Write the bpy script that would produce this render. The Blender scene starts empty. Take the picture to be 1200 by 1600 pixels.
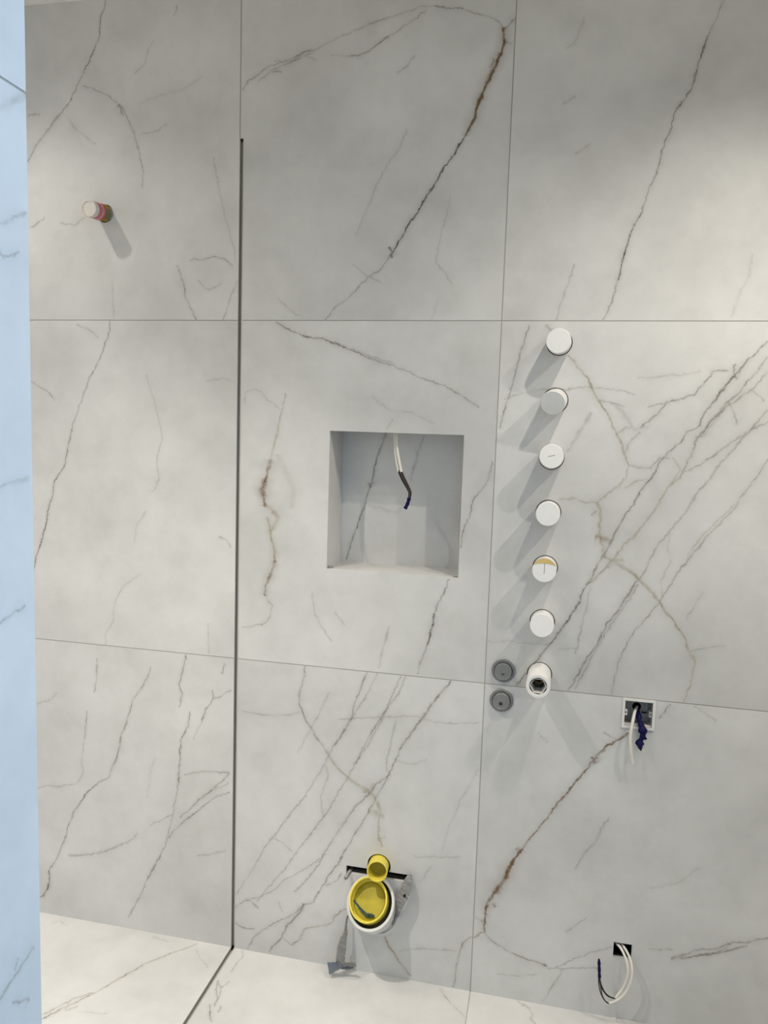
import bpy, bmesh, math, random
from mathutils import Vector, Matrix
from mathutils.geometry import tessellate_polygon

random.seed(7)
sc = bpy.context.scene
COL = sc.collection

# ------------------------------------------------------------------ camera
CAM = Vector((0.8167, -1.9123, 1.4723))
right = Vector((0.97617, 0.21471, 0.03154)); up = Vector((-0.05355, 0.09749, 0.99379)); fwd = Vector((-0.21030, 0.97180, -0.10667))
cd = bpy.data.cameras.new('camera'); cam = bpy.data.objects.new('camera', cd); COL.objects.link(cam)
cam.matrix_world = Matrix(((right.x, up.x, -fwd.x, CAM.x), (right.y, up.y, -fwd.y, CAM.y), (right.z, up.z, -fwd.z, CAM.z), (0, 0, 0, 1)))
cd.sensor_fit = 'VERTICAL'; cd.sensor_height = 36.0; cd.lens = 1206.34 / 1600 * 36.0
cd.clip_start = 0.02; cd.clip_end = 60
sc.camera = cam

# ------------------------------------------------------------------ world and exposure
w = bpy.data.worlds.new('world'); sc.world = w; w.use_nodes = True
w.node_tree.nodes['Background'].inputs[0].default_value = (0.55, 0.72, 1.0, 1)
w.node_tree.nodes['Background'].inputs[1].default_value = 0.5
sc.view_settings.view_transform = 'Standard'; sc.view_settings.look = 'None'
sc.cycles.max_bounces = 4; sc.cycles.diffuse_bounces = 4; sc.cycles.glossy_bounces = 2; sc.cycles.transmission_bounces = 3
sc.view_settings.exposure = 0.15; sc.view_settings.gamma = 1.0; sc.view_settings.use_curve_mapping = False

# bathroom limits: main wall is the plane y = 0, bathroom lies at y < 0, seen through its doorway
XL, XR, ZC = -0.92, 2.25, 2.5558                 # left, right, ceiling
ZM, ZT, XB = 0.8406, 1.7406, 0.6778              # tile joints of the main wall
XP, YP, XD, YD, ZD = 0.372, -1.318, 1.30, -1.62, 2.15    # doorway: left jamb, bathroom side, right jamb, bedroom side, head height
BX0, BX1, BY0 = -1.30, 3.20, -4.40               # bedroom behind the doorway
# daylight through the bedroom window (right-hand wall)
WY0, WY1, WZ0, WZ1 = -4.0, -2.2, 0.60, 2.25
WINDOW_W = 80.0
la = bpy.data.lights.new('window_daylight', 'AREA'); la.shape = 'RECTANGLE'; la.size = WY1 - WY0 - .12; la.size_y = WZ1 - WZ0 - .12
la.energy = WINDOW_W; la.color = (0.33, 0.62, 1.0)
lo = bpy.data.objects.new('window_daylight', la); COL.objects.link(lo)
lo.location = (BX1 + .09, (WY0 + WY1) / 2, (WZ0 + WZ1) / 2); lo.rotation_euler = (math.radians(90), 0, math.radians(90))
# ceiling downlights: (x, y, watts, spot cone degrees, softness of the cone edge)
DOWNLIGHTS = [(1.20, -0.72, 28.0, 136, .72), (1.78, -0.82, 36.0, 138, .68), (-0.70, -0.52, 20.0, 134, 1.0), (-0.26, -1.0, 126.0, 101, 1.0)]
LAMP_COL = (1.0, 0.94, 0.85)

# ------------------------------------------------------------------ traced marble veins (tile-local millimetres) and measured points (metres)
VEINS = {
  'r1c1': [
    [[525.9,810.4,514.0,780.2,507.0,754.7,505.5,723.4,489.7,690.4,472.0,657.3,448.4,619.0,429.1,585.4,411.7,559.5],0.75,1.0,'g',0.25],
    [[411.7,559.5,380.6,528.8,341.4,487.2,308.3,453.1,288.0,418.1],0.55,1.7,'g',0.25],
    [[724.2,779.1,718.4,759.2],0.5,0.8,'g',0.25],
    [[660.3,702.0,642.3,677.4,636.3,646.6,605.9,625.1],0.22,1.5,'g',0.25],
    [[451.4,602.8,482.6,598.3,519.8,580.2,553.6,557.1,572.0,540.2],0.4,1.0,'g',0.25],
    [[569.0,548.3,587.2,512.9,605.5,477.4,614.5,442.4,624.9,404.6,630.9,377.6,628.4,340.1],0.5,0.9,'g',0.25],
    [[556.7,551.6,565.8,540.5,575.0,524.1],0.6,2.2,'g',0.25],
    [[617.9,550.9,684.3,568.1,743.8,577.7,796.6,605.5],0.15,1.5,'g',0.25],
    [[406.2,530.2,437.4,493.5,462.5,476.1,493.7,453.1],0.2,1.3,'g',0.25],
    [[626.8,473.8,672.4,482.2,696.4,499.4],0.35,1.0,'g',0.25],
    [[290.4,538.9,309.9,539.0,329.4,539.6],0.4,1.0,'g',0.25],
    [[291.1,245.1,304.4,250.4,337.6,272.0],0.4,1.0,'g',0.25],
    [[383.0,256.9,428.0,250.3,460.3,268.9],0.35,1.0,'g',0.25],
    [[727.5,137.7,745.8,99.4,752.1,61.1,770.5,22.7,785.7,-0.9],0.5,1.0,'g',0.25],
    [[760.7,152.4,775.7,157.6,796.7,154.1,829.5,160.6,859.1,157.4,885.9,138.3],0.45,1.0,'g',0.25],
    [[827.4,407.0,839.7,343.6,858.0,269.2,873.2,221.1,888.3,178.3,891.6,146.3],0.25,1.0,'g',0.25],
    [[895.2,98.0,878.0,55.1,857.8,-0.8],0.4,1.0,'g',0.25],
    [[788.1,99.0,818.3,78.1,853.9,93.0],0.25,1.2,'g',0.25],
    [[538.2,101.2,541.0,45.4,543.9,6.1],0.2,1.0,'g',0.25],
  ],
  'r1c2': [
    [[651.7,668.7,651.3,641.8,649.6,617.7,635.3,583.4,617.0,546.3,601.4,508.8,591.5,470.7,572.9,429.9],0.95,2.5,'b',0.35],
    [[645.3,612.6,614.2,543.8,596.1,498.1],0.6,3.6,'b',0.2],
    [[575.6,435.4,559.1,411.0,548.1,391.9,522.9,359.1,503.4,325.8,483.6,295.0,463.7,261.2,437.7,224.3,420.5,192.7,403.0,163.8],0.9,1.3,'d',0.25],
    [[403.0,163.8,373.4,123.0,345.8,106.7,321.4,82.0,293.6,55.2,262.2,35.4,246.7,13.1,232.9,-2.1],0.5,1.1,'g',0.25],
    [[395.1,178.6,399.8,166.8,403.4,152.0],0.7,2.4,'d',0.25],
    [[678.3,688.1,662.2,673.3,651.5,660.7],0.5,1.1,'g',0.25],
    [[649.8,671.5,639.1,683.1,615.9,694.0,584.1,703.4,554.9,714.9],0.4,1.0,'g',0.25],
    [[554.9,714.9,520.0,720.3,484.8,726.9],0.65,1.0,'g',0.25],
    [[484.7,729.1,449.5,727.5,414.3,720.4,366.9,707.5,324.8,698.5,288.6,684.4,251.9,673.0,214.9,661.5,190.2,649.0],0.38,0.9,'g',0.25],
    [[190.1,651.9,165.1,645.0,133.6,632.9,101.8,626.3,69.7,616.9,44.1,601.1,21.4,587.9,5.3,565.5],0.5,1.1,'g',0.25],
    [[187.1,645.3,146.4,629.1,108.4,617.3,76.4,607.8,70.0,602.4,44.3,583.6],0.4,1.0,'g',0.25],
    [[183.8,655.2,158.9,639.8,136.9,626.9,88.8,631.2],0.4,1.0,'g',0.25],
    [[171.6,636.1,197.0,627.0],0.4,0.8,'g',0.25],
    [[82.8,606.2,108.6,605.7],0.5,0.8,'g',0.25],
    [[467.5,720.6,432.9,698.7,403.7,681.5,374.3,664.3,350.4,654.8],0.4,0.9,'g',0.25],
    [[377.2,666.9,350.4,654.8,329.6,639.5,302.5,627.3,287.1,628.3],0.6,1.0,'g',0.25],
    [[287.1,628.3,234.3,636.4],0.25,0.9,'g',0.25],
    [[441.6,620.8,421.6,597.1,401.1,581.7],0.3,1.0,'g',0.25],
    [[430.8,453.5,413.0,411.8,389.7,378.5,372.3,350.5,354.9,316.5,337.5,276.3,323.0,241.6,311.5,206.6],0.26,1.6,'g',0.25],
    [[540.4,293.3,530.8,236.4,520.4,196.5,513.7,138.7],0.2,1.1,'g',0.25],
    [[510.8,135.9,532.5,118.2,551.6,91.8],0.28,1.1,'g',0.25],
    [[304.0,135.7,342.6,108.5,380.5,93.4],0.35,0.7,'g',0.25],
    [[105.4,56.1,139.0,28.4,178.9,2.1],0.22,1.1,'g',0.25],
    [[522.9,57.1,506.8,4.2],0.15,1.1,'g',0.25],
    [[652.7,636.3,672.7,629.6],0.4,0.9,'g',0.25],
    [[622.7,583.1,629.9,600.0],0.5,1.4,'b',0.25],
  ],
  'r1c3': [
    [[450.8,689.1,443.2,666.6,435.5,646.3,425.4,626.2],0.35,1.0,'g',0.25],
    [[425.4,626.2,417.7,603.4,412.3,580.3,405.0,552.6,398.0,517.5],0.8,1.0,'g',0.25],
    [[398.0,517.5,394.3,503.5,379.2,483.0,366.2,464.5],0.7,1.1,'g',0.25],
    [[366.2,464.5,358.6,436.1,357.3,419.3,346.9,395.7,339.4,364.4,338.2,345.0,328.2,313.6,313.5,277.2,305.6,247.8,290.6,213.4,280.3,181.1],0.65,0.9,'g',0.25],
    [[281.1,183.6,274.5,153.6,268.6,128.5,263.5,90.6],0.85,1.4,'d',0.25],
    [[263.3,93.1,257.3,67.8,251.2,44.8,236.1,1.3],0.5,1.1,'g',0.25],
    [[162.5,129.9,154.0,99.3,143.1,63.3,131.9,32.3,128.4,1.1],0.3,1.3,'g',0.25],
    [[154.2,674.8,137.3,623.1,117.9,612.3],0.18,2.0,'g',0.25],
    [[143.9,505.9,117.1,490.2],0.28,1.3,'g',0.25],
    [[184.9,400.5,151.1,377.2],0.22,1.2,'g',0.25],
    [[549.1,149.1,545.8,100.3,530.0,61.1,517.2,11.6],0.18,2.0,'g',0.25],
  ],
  'r2c1': [
    [[532.2,896.7,525.9,858.1,510.1,819.3,486.0,774.0,465.2,737.5,447.6,694.7,429.9,651.5,415.5,614.3,403.1,570.7,389.7,508.0,375.2,482.4,357.2,459.7,349.5,418.4,336.9,386.1,328.9,334.7,311.5,288.9,296.3,242.8,283.1,196.6],0.72,0.95,'g',0.25],
    [[284.2,734.3,315.7,716.4,343.5,701.6,358.7,683.5],0.5,0.9,'g',0.25],
    [[432.7,887.5,470.0,872.7,496.9,855.0],0.25,1.5,'g',0.25],
    [[639.9,758.4,646.4,728.8,662.9,687.5,672.8,645.9,686.0,586.3],0.2,1.6,'g',0.25],
    [[686.0,586.3,672.8,543.7,669.5,513.3,676.1,489.2,666.2,452.2,649.5,442.3],0.26,1.4,'g',0.25],
    [[639.4,389.6,608.9,350.8,602.0,300.6],0.2,1.3,'g',0.25],
    [[622.2,214.3,574.2,179.3,539.3,125.7,535.5,74.1,514.3,40.1,509.1,0.8],0.22,1.3,'g',0.25],
    [[850.4,331.3,873.0,323.6,886.1,303.2],0.3,1.1,'g',0.25],
    [[823.1,92.3,825.1,4.8],0.2,1.1,'g',0.25],
    [[811.7,743.6,862.3,750.3,893.8,739.3],0.15,1.5,'g',0.25],
  ],
  'r2c2': [
    [[104.2,894.7,133.0,880.6,164.8,867.2,193.2,858.6],0.75,1.1,'g',0.25],
    [[193.2,858.6,233.8,854.1,265.0,841.5,308.3,827.3,345.3,810.3,381.9,799.1,418.2,790.9],0.6,1.1,'g',0.25],
    [[418.3,788.0,454.5,775.3,478.6,763.0,514.4,752.1,544.0,742.4],0.45,1.0,'g',0.25],
    [[543.9,744.1,561.8,733.0,588.6,716.4,615.2,702.7,632.9,691.8],0.5,1.0,'g',0.25],
    [[308.2,831.4,357.4,812.1,412.0,797.7],0.3,0.8,'g',0.25],
    [[133.0,715.4,125.4,676.1,118.4,636.7,103.3,581.4,94.2,541.3],0.4,1.2,'o',0.25],
    [[95.5,544.5,85.1,501.0,75.9,463.5,81.9,420.3],0.55,3.2,'b',0.4],
    [[78.7,494.5,69.4,463.2,76.3,438.7],0.35,3.0,'b',0.3],
    [[83.1,426.6,103.0,409.0,119.6,391.3,97.4,352.6],0.4,3.5,'o',0.4],
    [[90.2,389.6,97.5,346.3,108.0,309.4,111.9,271.9],0.5,1.8,'o',0.5],
    [[111.8,278.2,102.5,246.0,89.8,213.4,83.7,181.1],0.6,2.0,'b',0.5],
    [[83.7,184.3,97.3,163.0,107.3,157.5],0.4,1.4,'o',0.25],
    [[107.3,157.5,101.2,125.0,81.6,104.1,21.5,86.0],0.35,1.2,'g',0.25],
    [[20.0,713.0,42.7,724.4,65.4,720.0,85.2,696.3,120.9,676.0],0.3,1.3,'o',0.25],
    [[20.4,685.7,21.4,707.0],0.3,1.2,'o',0.25],
    [[416.7,657.1,402.6,627.4],0.3,1.2,'g',0.25],
    [[575.2,261.4,562.0,218.2,548.2,186.8,540.4,155.7],0.6,1.0,'g',0.25],
    [[541.7,168.0,535.6,124.6,527.9,87.1],0.85,1.4,'d',0.25],
    [[527.9,87.1,516.9,55.2,508.7,29.6,503.4,7.3],0.5,1.1,'g',0.25],
    [[671.9,564.1,665.9,532.1,658.5,505.7,642.2,481.7,628.4,466.4,623.9,436.9,618.8,419.0,605.7,382.8,600.4,340.9],0.62,0.9,'g',0.25],
    [[428.2,127.6,411.4,70.1,400.7,12.7],0.25,1.6,'g',0.25],
    [[217.5,197.8,225.3,141.7,252.1,99.8,272.0,73.1],0.25,1.4,'g',0.25],
    [[276.4,152.2,309.2,117.3],0.25,1.2,'g',0.25],
    [[360.4,714.3,409.9,680.4,458.0,675.8,524.2,648.6],0.15,2.0,'g',0.25],
    [[113.4,557.4,140.1,509.5,160.4,461.4,154.8,417.9],0.14,5.0,'o',0.5],
  ],
  'r2c3': [
    [[106.6,890.4,119.1,876.9],0.6,1.3,'g',0.25],
    [[160.2,820.0,175.7,802.5,188.2,787.9,206.8,767.6,219.7,744.2,232.4,723.8,245.2,703.4,264.4,671.3,283.7,636.3,297.0,607.0,307.3,580.6,312.2,565.9],0.6,1.4,'o',0.25],
    [[65.3,890.3,55.3,851.7,45.1,815.8,38.2,773.8,30.9,737.5,20.6,700.9,10.2,664.1,7.1,639.6],0.55,1.1,'g',0.25],
    [[14.0,712.9,61.5,729.1,114.6,739.2,161.7,740.1,207.9,746.9,271.5,742.3,317.7,731.5],0.3,1.2,'g',0.25],
    [[596.7,855.4,573.4,830.1,553.7,810.1,534.5,781.6,515.1,752.8,495.4,726.7,480.7,703.4,468.7,679.9,464.5,662.4],0.7,1.3,'g',0.25],
    [[464.5,662.4,440.5,650.1,425.8,623.3,404.9,602.0,384.3,574.7,364.5,532.3,343.7,501.5,328.5,470.7,307.8,433.3,287.2,389.5,272.0,351.7,256.3,319.8,240.9,278.5,230.2,259.0],0.6,1.3,'g',0.25],
    [[599.3,821.9,581.5,793.6,562.2,767.9,548.1,742.1,522.8,721.6,508.1,701.2,493.5,677.7,473.5,651.1,458.5,630.3,452.7,595.0,435.9,556.2,431.4,541.2],0.5,1.4,'g',0.25],
    [[431.4,541.2,405.1,516.3,385.3,473.6,369.9,448.8,338.8,398.7,316.9,379.1,296.0,341.0,279.7,321.5,252.2,288.6,235.4,271.8],0.45,1.6,'o',0.25],
    [[602.0,788.3,574.4,748.3,544.1,724.9,518.5,707.2,488.4,671.8,469.1,636.5],0.45,1.2,'g',0.25],
    [[608.4,706.5,590.7,674.8,566.2,645.4,546.8,615.9,516.9,580.0,497.6,544.2,472.6,507.7,448.2,459.0,422.7,421.8,391.7,377.7,377.0,340.4,356.8,296.2],0.42,1.3,'g',0.25],
    [[356.8,296.2,330.7,251.2,309.7,212.3,288.2,179.3,267.6,127.2,246.1,87.2,224.7,40.5,205.5,3.2],0.5,1.4,'g',0.25],
    [[354.9,280.7,336.9,245.5,305.0,193.2,278.7,140.8,257.6,94.7,241.9,55.0,220.4,8.0],0.4,1.1,'g',0.25],
    [[617.5,589.8,600.0,554.5,578.5,518.7,562.0,485.7,537.2,452.1,506.9,414.8,481.8,377.5,456.5,339.7,431.3,295.5,406.2,244.8],0.45,1.2,'g',0.25],
    [[406.2,244.8,385.3,212.3,353.5,166.3,332.6,126.9,318.2,75.2,307.7,4.4],0.42,1.2,'g',0.25],
    [[561.6,491.6,526.3,451.5,485.7,401.6,460.8,358.1],0.3,1.0,'o',0.25],
    [[500.6,270.4,480.8,232.5,466.1,200.7],0.22,1.2,'g',0.25],
    [[610.8,675.4,576.0,657.2,545.6,633.2,504.8,597.0,463.0,566.1,436.1,553.2],0.36,1.2,'g',0.25],
    [[517.8,789.9,485.5,787.7,476.0,769.3,458.4,748.9,451.2,734.3,419.0,722.1,391.7,715.7,371.1,688.9,355.3,673.9,334.0,652.7],0.55,1.2,'g',0.25],
    [[529.9,807.0,528.7,787.2,538.0,770.3],0.5,1.2,'g',0.25],
    [[347.7,702.9,364.2,709.2,391.9,712.8],0.3,1.2,'g',0.25],
    [[523.0,718.7,535.5,696.1,545.7,667.7],0.36,1.2,'g',0.25],
    [[563.7,748.1,585.8,737.2,597.7,720.5],0.3,1.2,'g',0.25],
    [[458.1,636.1,479.6,642.6,523.0,718.7],0.25,1.1,'g',0.25],
    [[312.2,565.9,339.9,561.0,362.5,562.0,383.7,583.6,406.1,584.4],0.35,2.0,'g',0.25],
    [[312.2,565.9,310.0,535.9,291.4,511.0,269.2,494.8,247.1,475.6],0.42,1.5,'o',0.25],
    [[247.1,475.6,218.0,471.0,193.9,479.0,158.4,477.2],0.35,1.5,'o',0.25],
    [[247.1,475.6,257.1,454.8,256.3,418.2,261.4,381.7,272.7,339.5],0.5,2.0,'o',0.25],
    [[246.2,390.0,264.0,388.0,284.9,380.1],0.5,3.2,'o',0.25],
    [[237.3,441.5,248.3,454.3],0.4,1.6,'g',0.25],
    [[269.6,342.3,296.6,331.9,326.7,315.5,357.0,293.2,387.8,261.8,406.6,238.7],0.5,2.6,'o',0.25],
    [[280.0,315.3,296.4,334.9,313.6,339.1],0.35,3.0,'o',0.25],
    [[406.6,238.7,437.8,198.3,465.8,163.8],0.55,1.5,'o',0.25],
    [[465.8,163.8,482.9,122.3,495.4,105.0],0.4,1.8,'o',0.25],
    [[495.4,105.0,491.9,73.7,483.6,29.4,474.2,0.3],0.4,1.4,'o',0.25],
    [[283.7,636.3,299.8,654.6,316.9,655.1],0.3,1.3,'g',0.25],
    [[303.8,589.4,308.1,613.3,334.6,643.8],0.3,1.2,'g',0.25],
    [[238.5,718.0,273.7,707.0,296.9,701.7],0.3,1.2,'g',0.25],
    [[230.2,259.0,219.9,230.0,206.6,200.7,187.4,167.5,165.1,130.6,142.5,96.5,119.7,62.2],0.75,1.3,'g',0.25],
    [[119.7,62.2,99.4,34.3,79.2,2.9],0.6,1.8,'b',0.25],
    [[244.4,269.4,238.4,219.0,229.1,174.2,220.7,110.2,215.4,97.0],0.32,1.0,'g',0.25],
    [[5.0,109.6,61.2,114.7,153.8,113.6],0.2,1.1,'g',0.25],
    [[178.6,106.3,220.7,110.2],0.3,1.0,'g',0.25],
    [[170.0,590.4,196.6,639.5,223.0,688.0],0.25,2.4,'g',0.25],
    [[482.4,128.4,515.4,140.7,559.4,150.9],0.2,1.2,'g',0.25],
    [[358.6,535.0,330.8,524.8,308.7,511.8],0.3,1.3,'o',0.25],
    [[411.5,587.6,430.2,558.9,410.3,522.5],0.3,1.3,'o',0.25],
    [[320.7,772.4,343.4,769.9,404.2,776.7,458.5,786.1],0.2,1.8,'g',0.25],
    [[261.9,712.6,291.9,689.8,322.9,649.4,356.4,656.3],0.15,3.0,'g',0.25],
    [[417.9,409.5,414.7,373.2,422.8,337.4,402.9,293.5,411.0,257.4],0.16,1.6,'g',0.25],
  ],
  'r3c1': [
    [[484.5,798.2,481.9,758.8,475.9,700.8],0.45,0.9,'g',0.25],
    [[452.0,642.0,446.9,603.7,440.8,555.6],0.6,0.8,'g',0.25],
    [[440.8,551.9,432.3,492.2,435.8,455.8,415.6,419.8],0.22,1.2,'g',0.25],
    [[652.9,793.4,637.9,756.8,615.2,719.1,596.3,692.3,584.7,655.4,573.1,614.7,561.5,588.1],0.45,1.2,'g',0.25],
    [[561.5,588.1,553.6,551.1,545.7,521.1,530.0,482.7,518.1,451.9,486.7,433.0],0.6,1.2,'g',0.25],
    [[486.7,433.0,459.0,407.1,426.8,365.6,402.4,328.6,385.8,284.8,373.2,245.2,356.3,197.1,335.4,163.3,318.6,133.7],0.65,1.0,'g',0.25],
    [[318.6,137.6,322.3,111.3,313.5,79.0,300.7,53.6],0.75,1.2,'g',0.25],
    [[304.9,56.6,271.5,40.9],0.45,1.1,'g',0.25],
    [[756.1,834.7,749.0,792.5,738.1,753.1,745.6,722.4,738.4,686.6],0.65,0.9,'g',0.25],
    [[770.0,676.1,764.4,633.3,746.1,595.8,741.1,545.5,739.0,502.4,734.0,444.3],0.65,0.9,'g',0.25],
    [[734.0,444.3,724.4,399.7,717.0,355.2,705.8,309.8,690.7,263.5,679.3,236.0],0.4,1.0,'g',0.25],
    [[680.8,239.9,652.5,183.6,637.0,158.8],0.65,1.4,'g',0.25],
    [[637.0,158.8,617.6,110.6,598.0,69.7,578.3,32.2],0.5,0.9,'g',0.25],
    [[873.1,825.3,863.4,793.5],0.6,1.0,'g',0.25],
    [[836.5,746.0,840.3,722.1,818.9,688.5,806.8,652.2],0.6,0.9,'g',0.25],
    [[893.8,752.0,858.3,727.5,836.7,719.7],0.5,0.9,'g',0.25],
    [[806.8,652.2,779.3,599.8],0.25,0.9,'g',0.25],
    [[753.9,490.0,787.2,502.9,823.9,509.8,889.3,513.4],0.5,0.9,'g',0.25],
    [[889.3,511.3,860.6,482.8,838.9,458.5,802.4,428.6,773.0,395.7,739.5,362.0],0.55,1.0,'g',0.25],
    [[889.9,459.8,853.7,442.8,817.3,412.7,780.5,378.8,743.3,344.5,705.8,298.8],0.55,1.0,'g',0.25],
    [[889.6,486.6,846.2,459.5],0.35,0.9,'g',0.25],
    [[717.0,369.7,690.6,351.4,660.2,336.0,648.7,323.3],0.4,1.0,'g',0.25],
    [[610.3,295.6,575.4,264.4,536.3,243.6,504.7,223.8,457.0,208.9,384.6,193.8],0.38,1.6,'g',0.25],
    [[796.1,257.8,847.9,273.1,884.4,287.5],0.4,0.9,'g',0.25],
    [[273.9,382.1,314.9,401.2,363.4,405.4,411.6,419.3],0.35,1.0,'g',0.25],
    [[286.9,644.2,327.3,659.6,355.7,688.1],0.35,1.0,'g',0.25],
    [[637.4,402.2,606.6,354.0,652.7,505.7,667.8,529.2],0.12,3.0,'g',0.25],
  ],
  'r3c2': [
    [[202.2,841.1,196.5,801.7,187.4,761.7,188.1,729.1,208.9,685.6,236.1,649.4,263.4,613.3],0.5,1.4,'g',0.25],
    [[263.4,613.3,290.5,577.2,320.7,548.2,350.5,529.2,383.2,517.1,403.1,500.2],0.48,2.6,'o',0.25],
    [[403.1,500.2,417.1,462.7,415.2,422.9,416.2,389.9,426.7,365.0],0.48,2.3,'o',0.25],
    [[385.0,458.1,404.4,457.6,430.3,451.4],0.42,4.0,'o',0.25],
    [[370.6,508.9,389.5,524.5,398.7,538.9],0.35,3.0,'o',0.25],
    [[422.7,387.6,435.3,396.1],0.4,1.4,'o',0.25],
    [[370.4,838.5,355.8,792.4,340.9,752.3,332.4,712.7,307.8,664.5,276.6,608.4],0.5,1.1,'g',0.25],
    [[276.6,608.4,245.2,545.0,206.8,473.2,167.5,420.5,127.7,360.3,94.2,307.3,60.4,243.1],0.45,1.2,'g',0.25],
    [[60.4,243.1,36.4,200.9,12.3,154.8],0.3,1.0,'g',0.25],
    [[398.9,838.2,381.2,795.1,350.9,740.6,320.2,685.4,289.2,629.6],0.35,1.0,'g',0.25],
    [[461.7,838.2,444.4,795.4,427.0,749.0,397.0,694.3,372.9,646.3,348.8,591.2,321.1,535.1],0.45,1.2,'g',0.25],
    [[321.1,535.1,299.3,492.5,267.7,434.8,229.1,375.4,189.9,315.1,150.2,254.0,103.0,190.9,75.7,151.4],0.42,1.2,'g',0.25],
    [[472.8,839.3,457.1,790.4,421.1,735.6,403.6,688.7,379.5,640.6,342.5,583.9],0.42,1.1,'g',0.25],
    [[592.6,839.0,567.9,802.2,544.7,768.3,521.4,731.0,498.0,693.3,480.2,665.7,465.4,638.2],0.75,1.4,'g',0.25],
    [[465.4,638.2,451.0,597.7,439.3,567.0,408.3,540.1,383.6,504.1,352.3,466.7,327.2,430.0,302.0,386.2,270.3,327.5,244.8,276.0,212.0,229.7,185.5,197.7],0.48,1.4,'g',0.25],
    [[453.2,720.0,442.3,667.5,431.6,608.2,429.5,575.5],0.35,1.0,'g',0.25],
    [[439.0,576.7,427.4,542.7,403.3,493.6,379.0,444.1,354.4,394.0,323.2,335.7,291.6,276.7,266.0,231.7,240.3,179.4],0.52,1.3,'g',0.25],
    [[240.3,179.4,213.4,164.4,200.4,138.0,166.9,97.3,147.0,51.6,112.9,10.1],0.6,1.4,'g',0.25],
    [[272.7,229.4,299.1,243.9,318.2,274.2],0.35,1.3,'b',0.25],
    [[9.2,118.9,40.6,149.0,75.5,161.9,116.9,186.3,157.5,227.6,204.6,262.8,244.3,296.4,270.5,320.8],0.38,1.2,'g',0.25],
    [[40.5,156.0,83.0,131.6],0.3,1.2,'g',0.25],
    [[6.1,79.4,27.5,69.0,48.8,65.7,69.9,69.5],0.65,1.2,'g',0.25],
    [[213.4,164.4,186.7,135.6,146.0,107.6,104.8,79.2,70.2,44.8,49.6,5.5],0.45,1.4,'g',0.25],
    [[138.1,162.0,152.5,129.6],0.3,1.2,'g',0.25],
    [[153.9,52.9,181.8,40.4,202.0,61.6,218.3,96.0],0.5,1.2,'b',0.25],
    [[218.3,96.0,255.4,109.5,288.8,122.3,301.5,148.6,334.2,174.8],0.5,1.3,'o',0.25],
    [[441.4,108.5,462.0,78.2,489.1,42.4,516.0,13.4],0.65,1.4,'o',0.25],
    [[675.0,154.2,651.1,129.9,643.2,95.1,638.7,54.0,631.2,5.3],0.5,1.2,'g',0.25],
    [[481.4,78.4,538.8,95.8,589.4,101.8,636.4,107.2],0.3,1.2,'g',0.25],
    [[23.1,694.3,94.8,692.4,155.3,699.2,188.5,709.5],0.3,1.3,'g',0.25],
    [[293.8,701.9,396.3,720.0,515.0,736.6],0.25,1.3,'g',0.25],
    [[521.6,727.8,583.2,725.4,667.6,735.1],0.25,1.2,'g',0.25],
    [[272.4,777.2,241.3,708.9,209.7,646.3,184.2,593.6],0.25,1.3,'g',0.25],
    [[673.1,613.4,634.1,531.9,600.8,443.5,590.8,383.5],0.2,1.3,'g',0.25],
    [[510.3,351.4,573.0,359.2,634.7,370.8],0.3,1.1,'g',0.25],
    [[561.5,333.1,531.9,282.1],0.25,1.5,'g',0.25],
    [[114.2,344.6,148.7,336.1,176.4,313.0],0.25,1.1,'g',0.25],
    [[450.6,610.6,501.2,604.1,538.0,621.6],0.15,1.5,'g',0.25],
    [[264.3,573.9,271.9,535.2,253.4,479.6,261.3,427.2],0.2,1.4,'g',0.25],
  ],
  'r3c3': [
    [[447.0,835.5,436.6,815.2,423.3,794.4],0.5,1.5,'g',0.25],
    [[354.6,750.9,328.7,731.5,308.4,715.9,288.6,690.5,274.5,668.9],0.75,1.5,'b',0.25],
    [[274.5,668.9,249.0,629.1,226.2,592.6,197.3,548.2,174.0,511.0,156.5,481.1,126.6,438.9,114.8,416.4],0.9,1.3,'b',0.25],
    [[114.8,416.4,99.8,393.3,85.2,359.7,70.6,322.3,49.4,283.6,34.2,252.8,29.1,219.9],0.95,2.6,'b',0.3],
    [[88.2,363.7,70.8,318.9,49.5,280.1],0.6,3.4,'b',0.2],
    [[28.9,223.4,26.9,194.5,29.2,173.5],0.6,1.6,'b',0.25],
    [[269.7,678.2,281.0,663.1],0.7,2.4,'b',0.25],
    [[98.6,417.4,110.2,405.3],0.7,2.4,'b',0.25],
    [[47.4,255.0,54.4,245.6],0.6,1.8,'b',0.25],
    [[297.4,747.4,328.7,731.5],0.3,1.0,'g',0.25],
    [[29.2,173.5,18.1,167.9,2.1,150.7],0.5,1.3,'o',0.25],
    [[6.2,208.8,23.3,201.0],0.4,1.3,'o',0.25],
    [[27.9,173.3,45.5,151.4,76.0,139.1,109.6,127.4],0.45,1.0,'g',0.25],
    [[109.6,127.4,136.3,118.2,169.1,113.7,195.4,108.0],0.65,1.2,'g',0.25],
    [[195.6,104.5,234.0,108.3,278.1,120.3,328.0,129.8],0.36,1.1,'g',0.25],
    [[214.7,108.2,251.7,136.4,300.7,166.6,352.6,190.1],0.38,1.0,'g',0.25],
    [[234.0,108.3,216.6,73.1,199.3,34.0,187.6,10.2],0.36,1.2,'g',0.25],
    [[66.3,61.8,119.2,64.9,170.8,82.0],0.2,1.2,'g',0.25],
    [[490.9,184.9,520.0,200.5,554.4,220.5,595.0,231.4,628.5,254.3,662.9,260.6,707.6,278.7],0.48,1.3,'g',0.25],
    [[491.1,182.8,532.3,196.0,561.2,208.2,601.6,222.5,630.0,234.5,663.7,250.7],0.5,1.3,'g',0.25],
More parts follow.
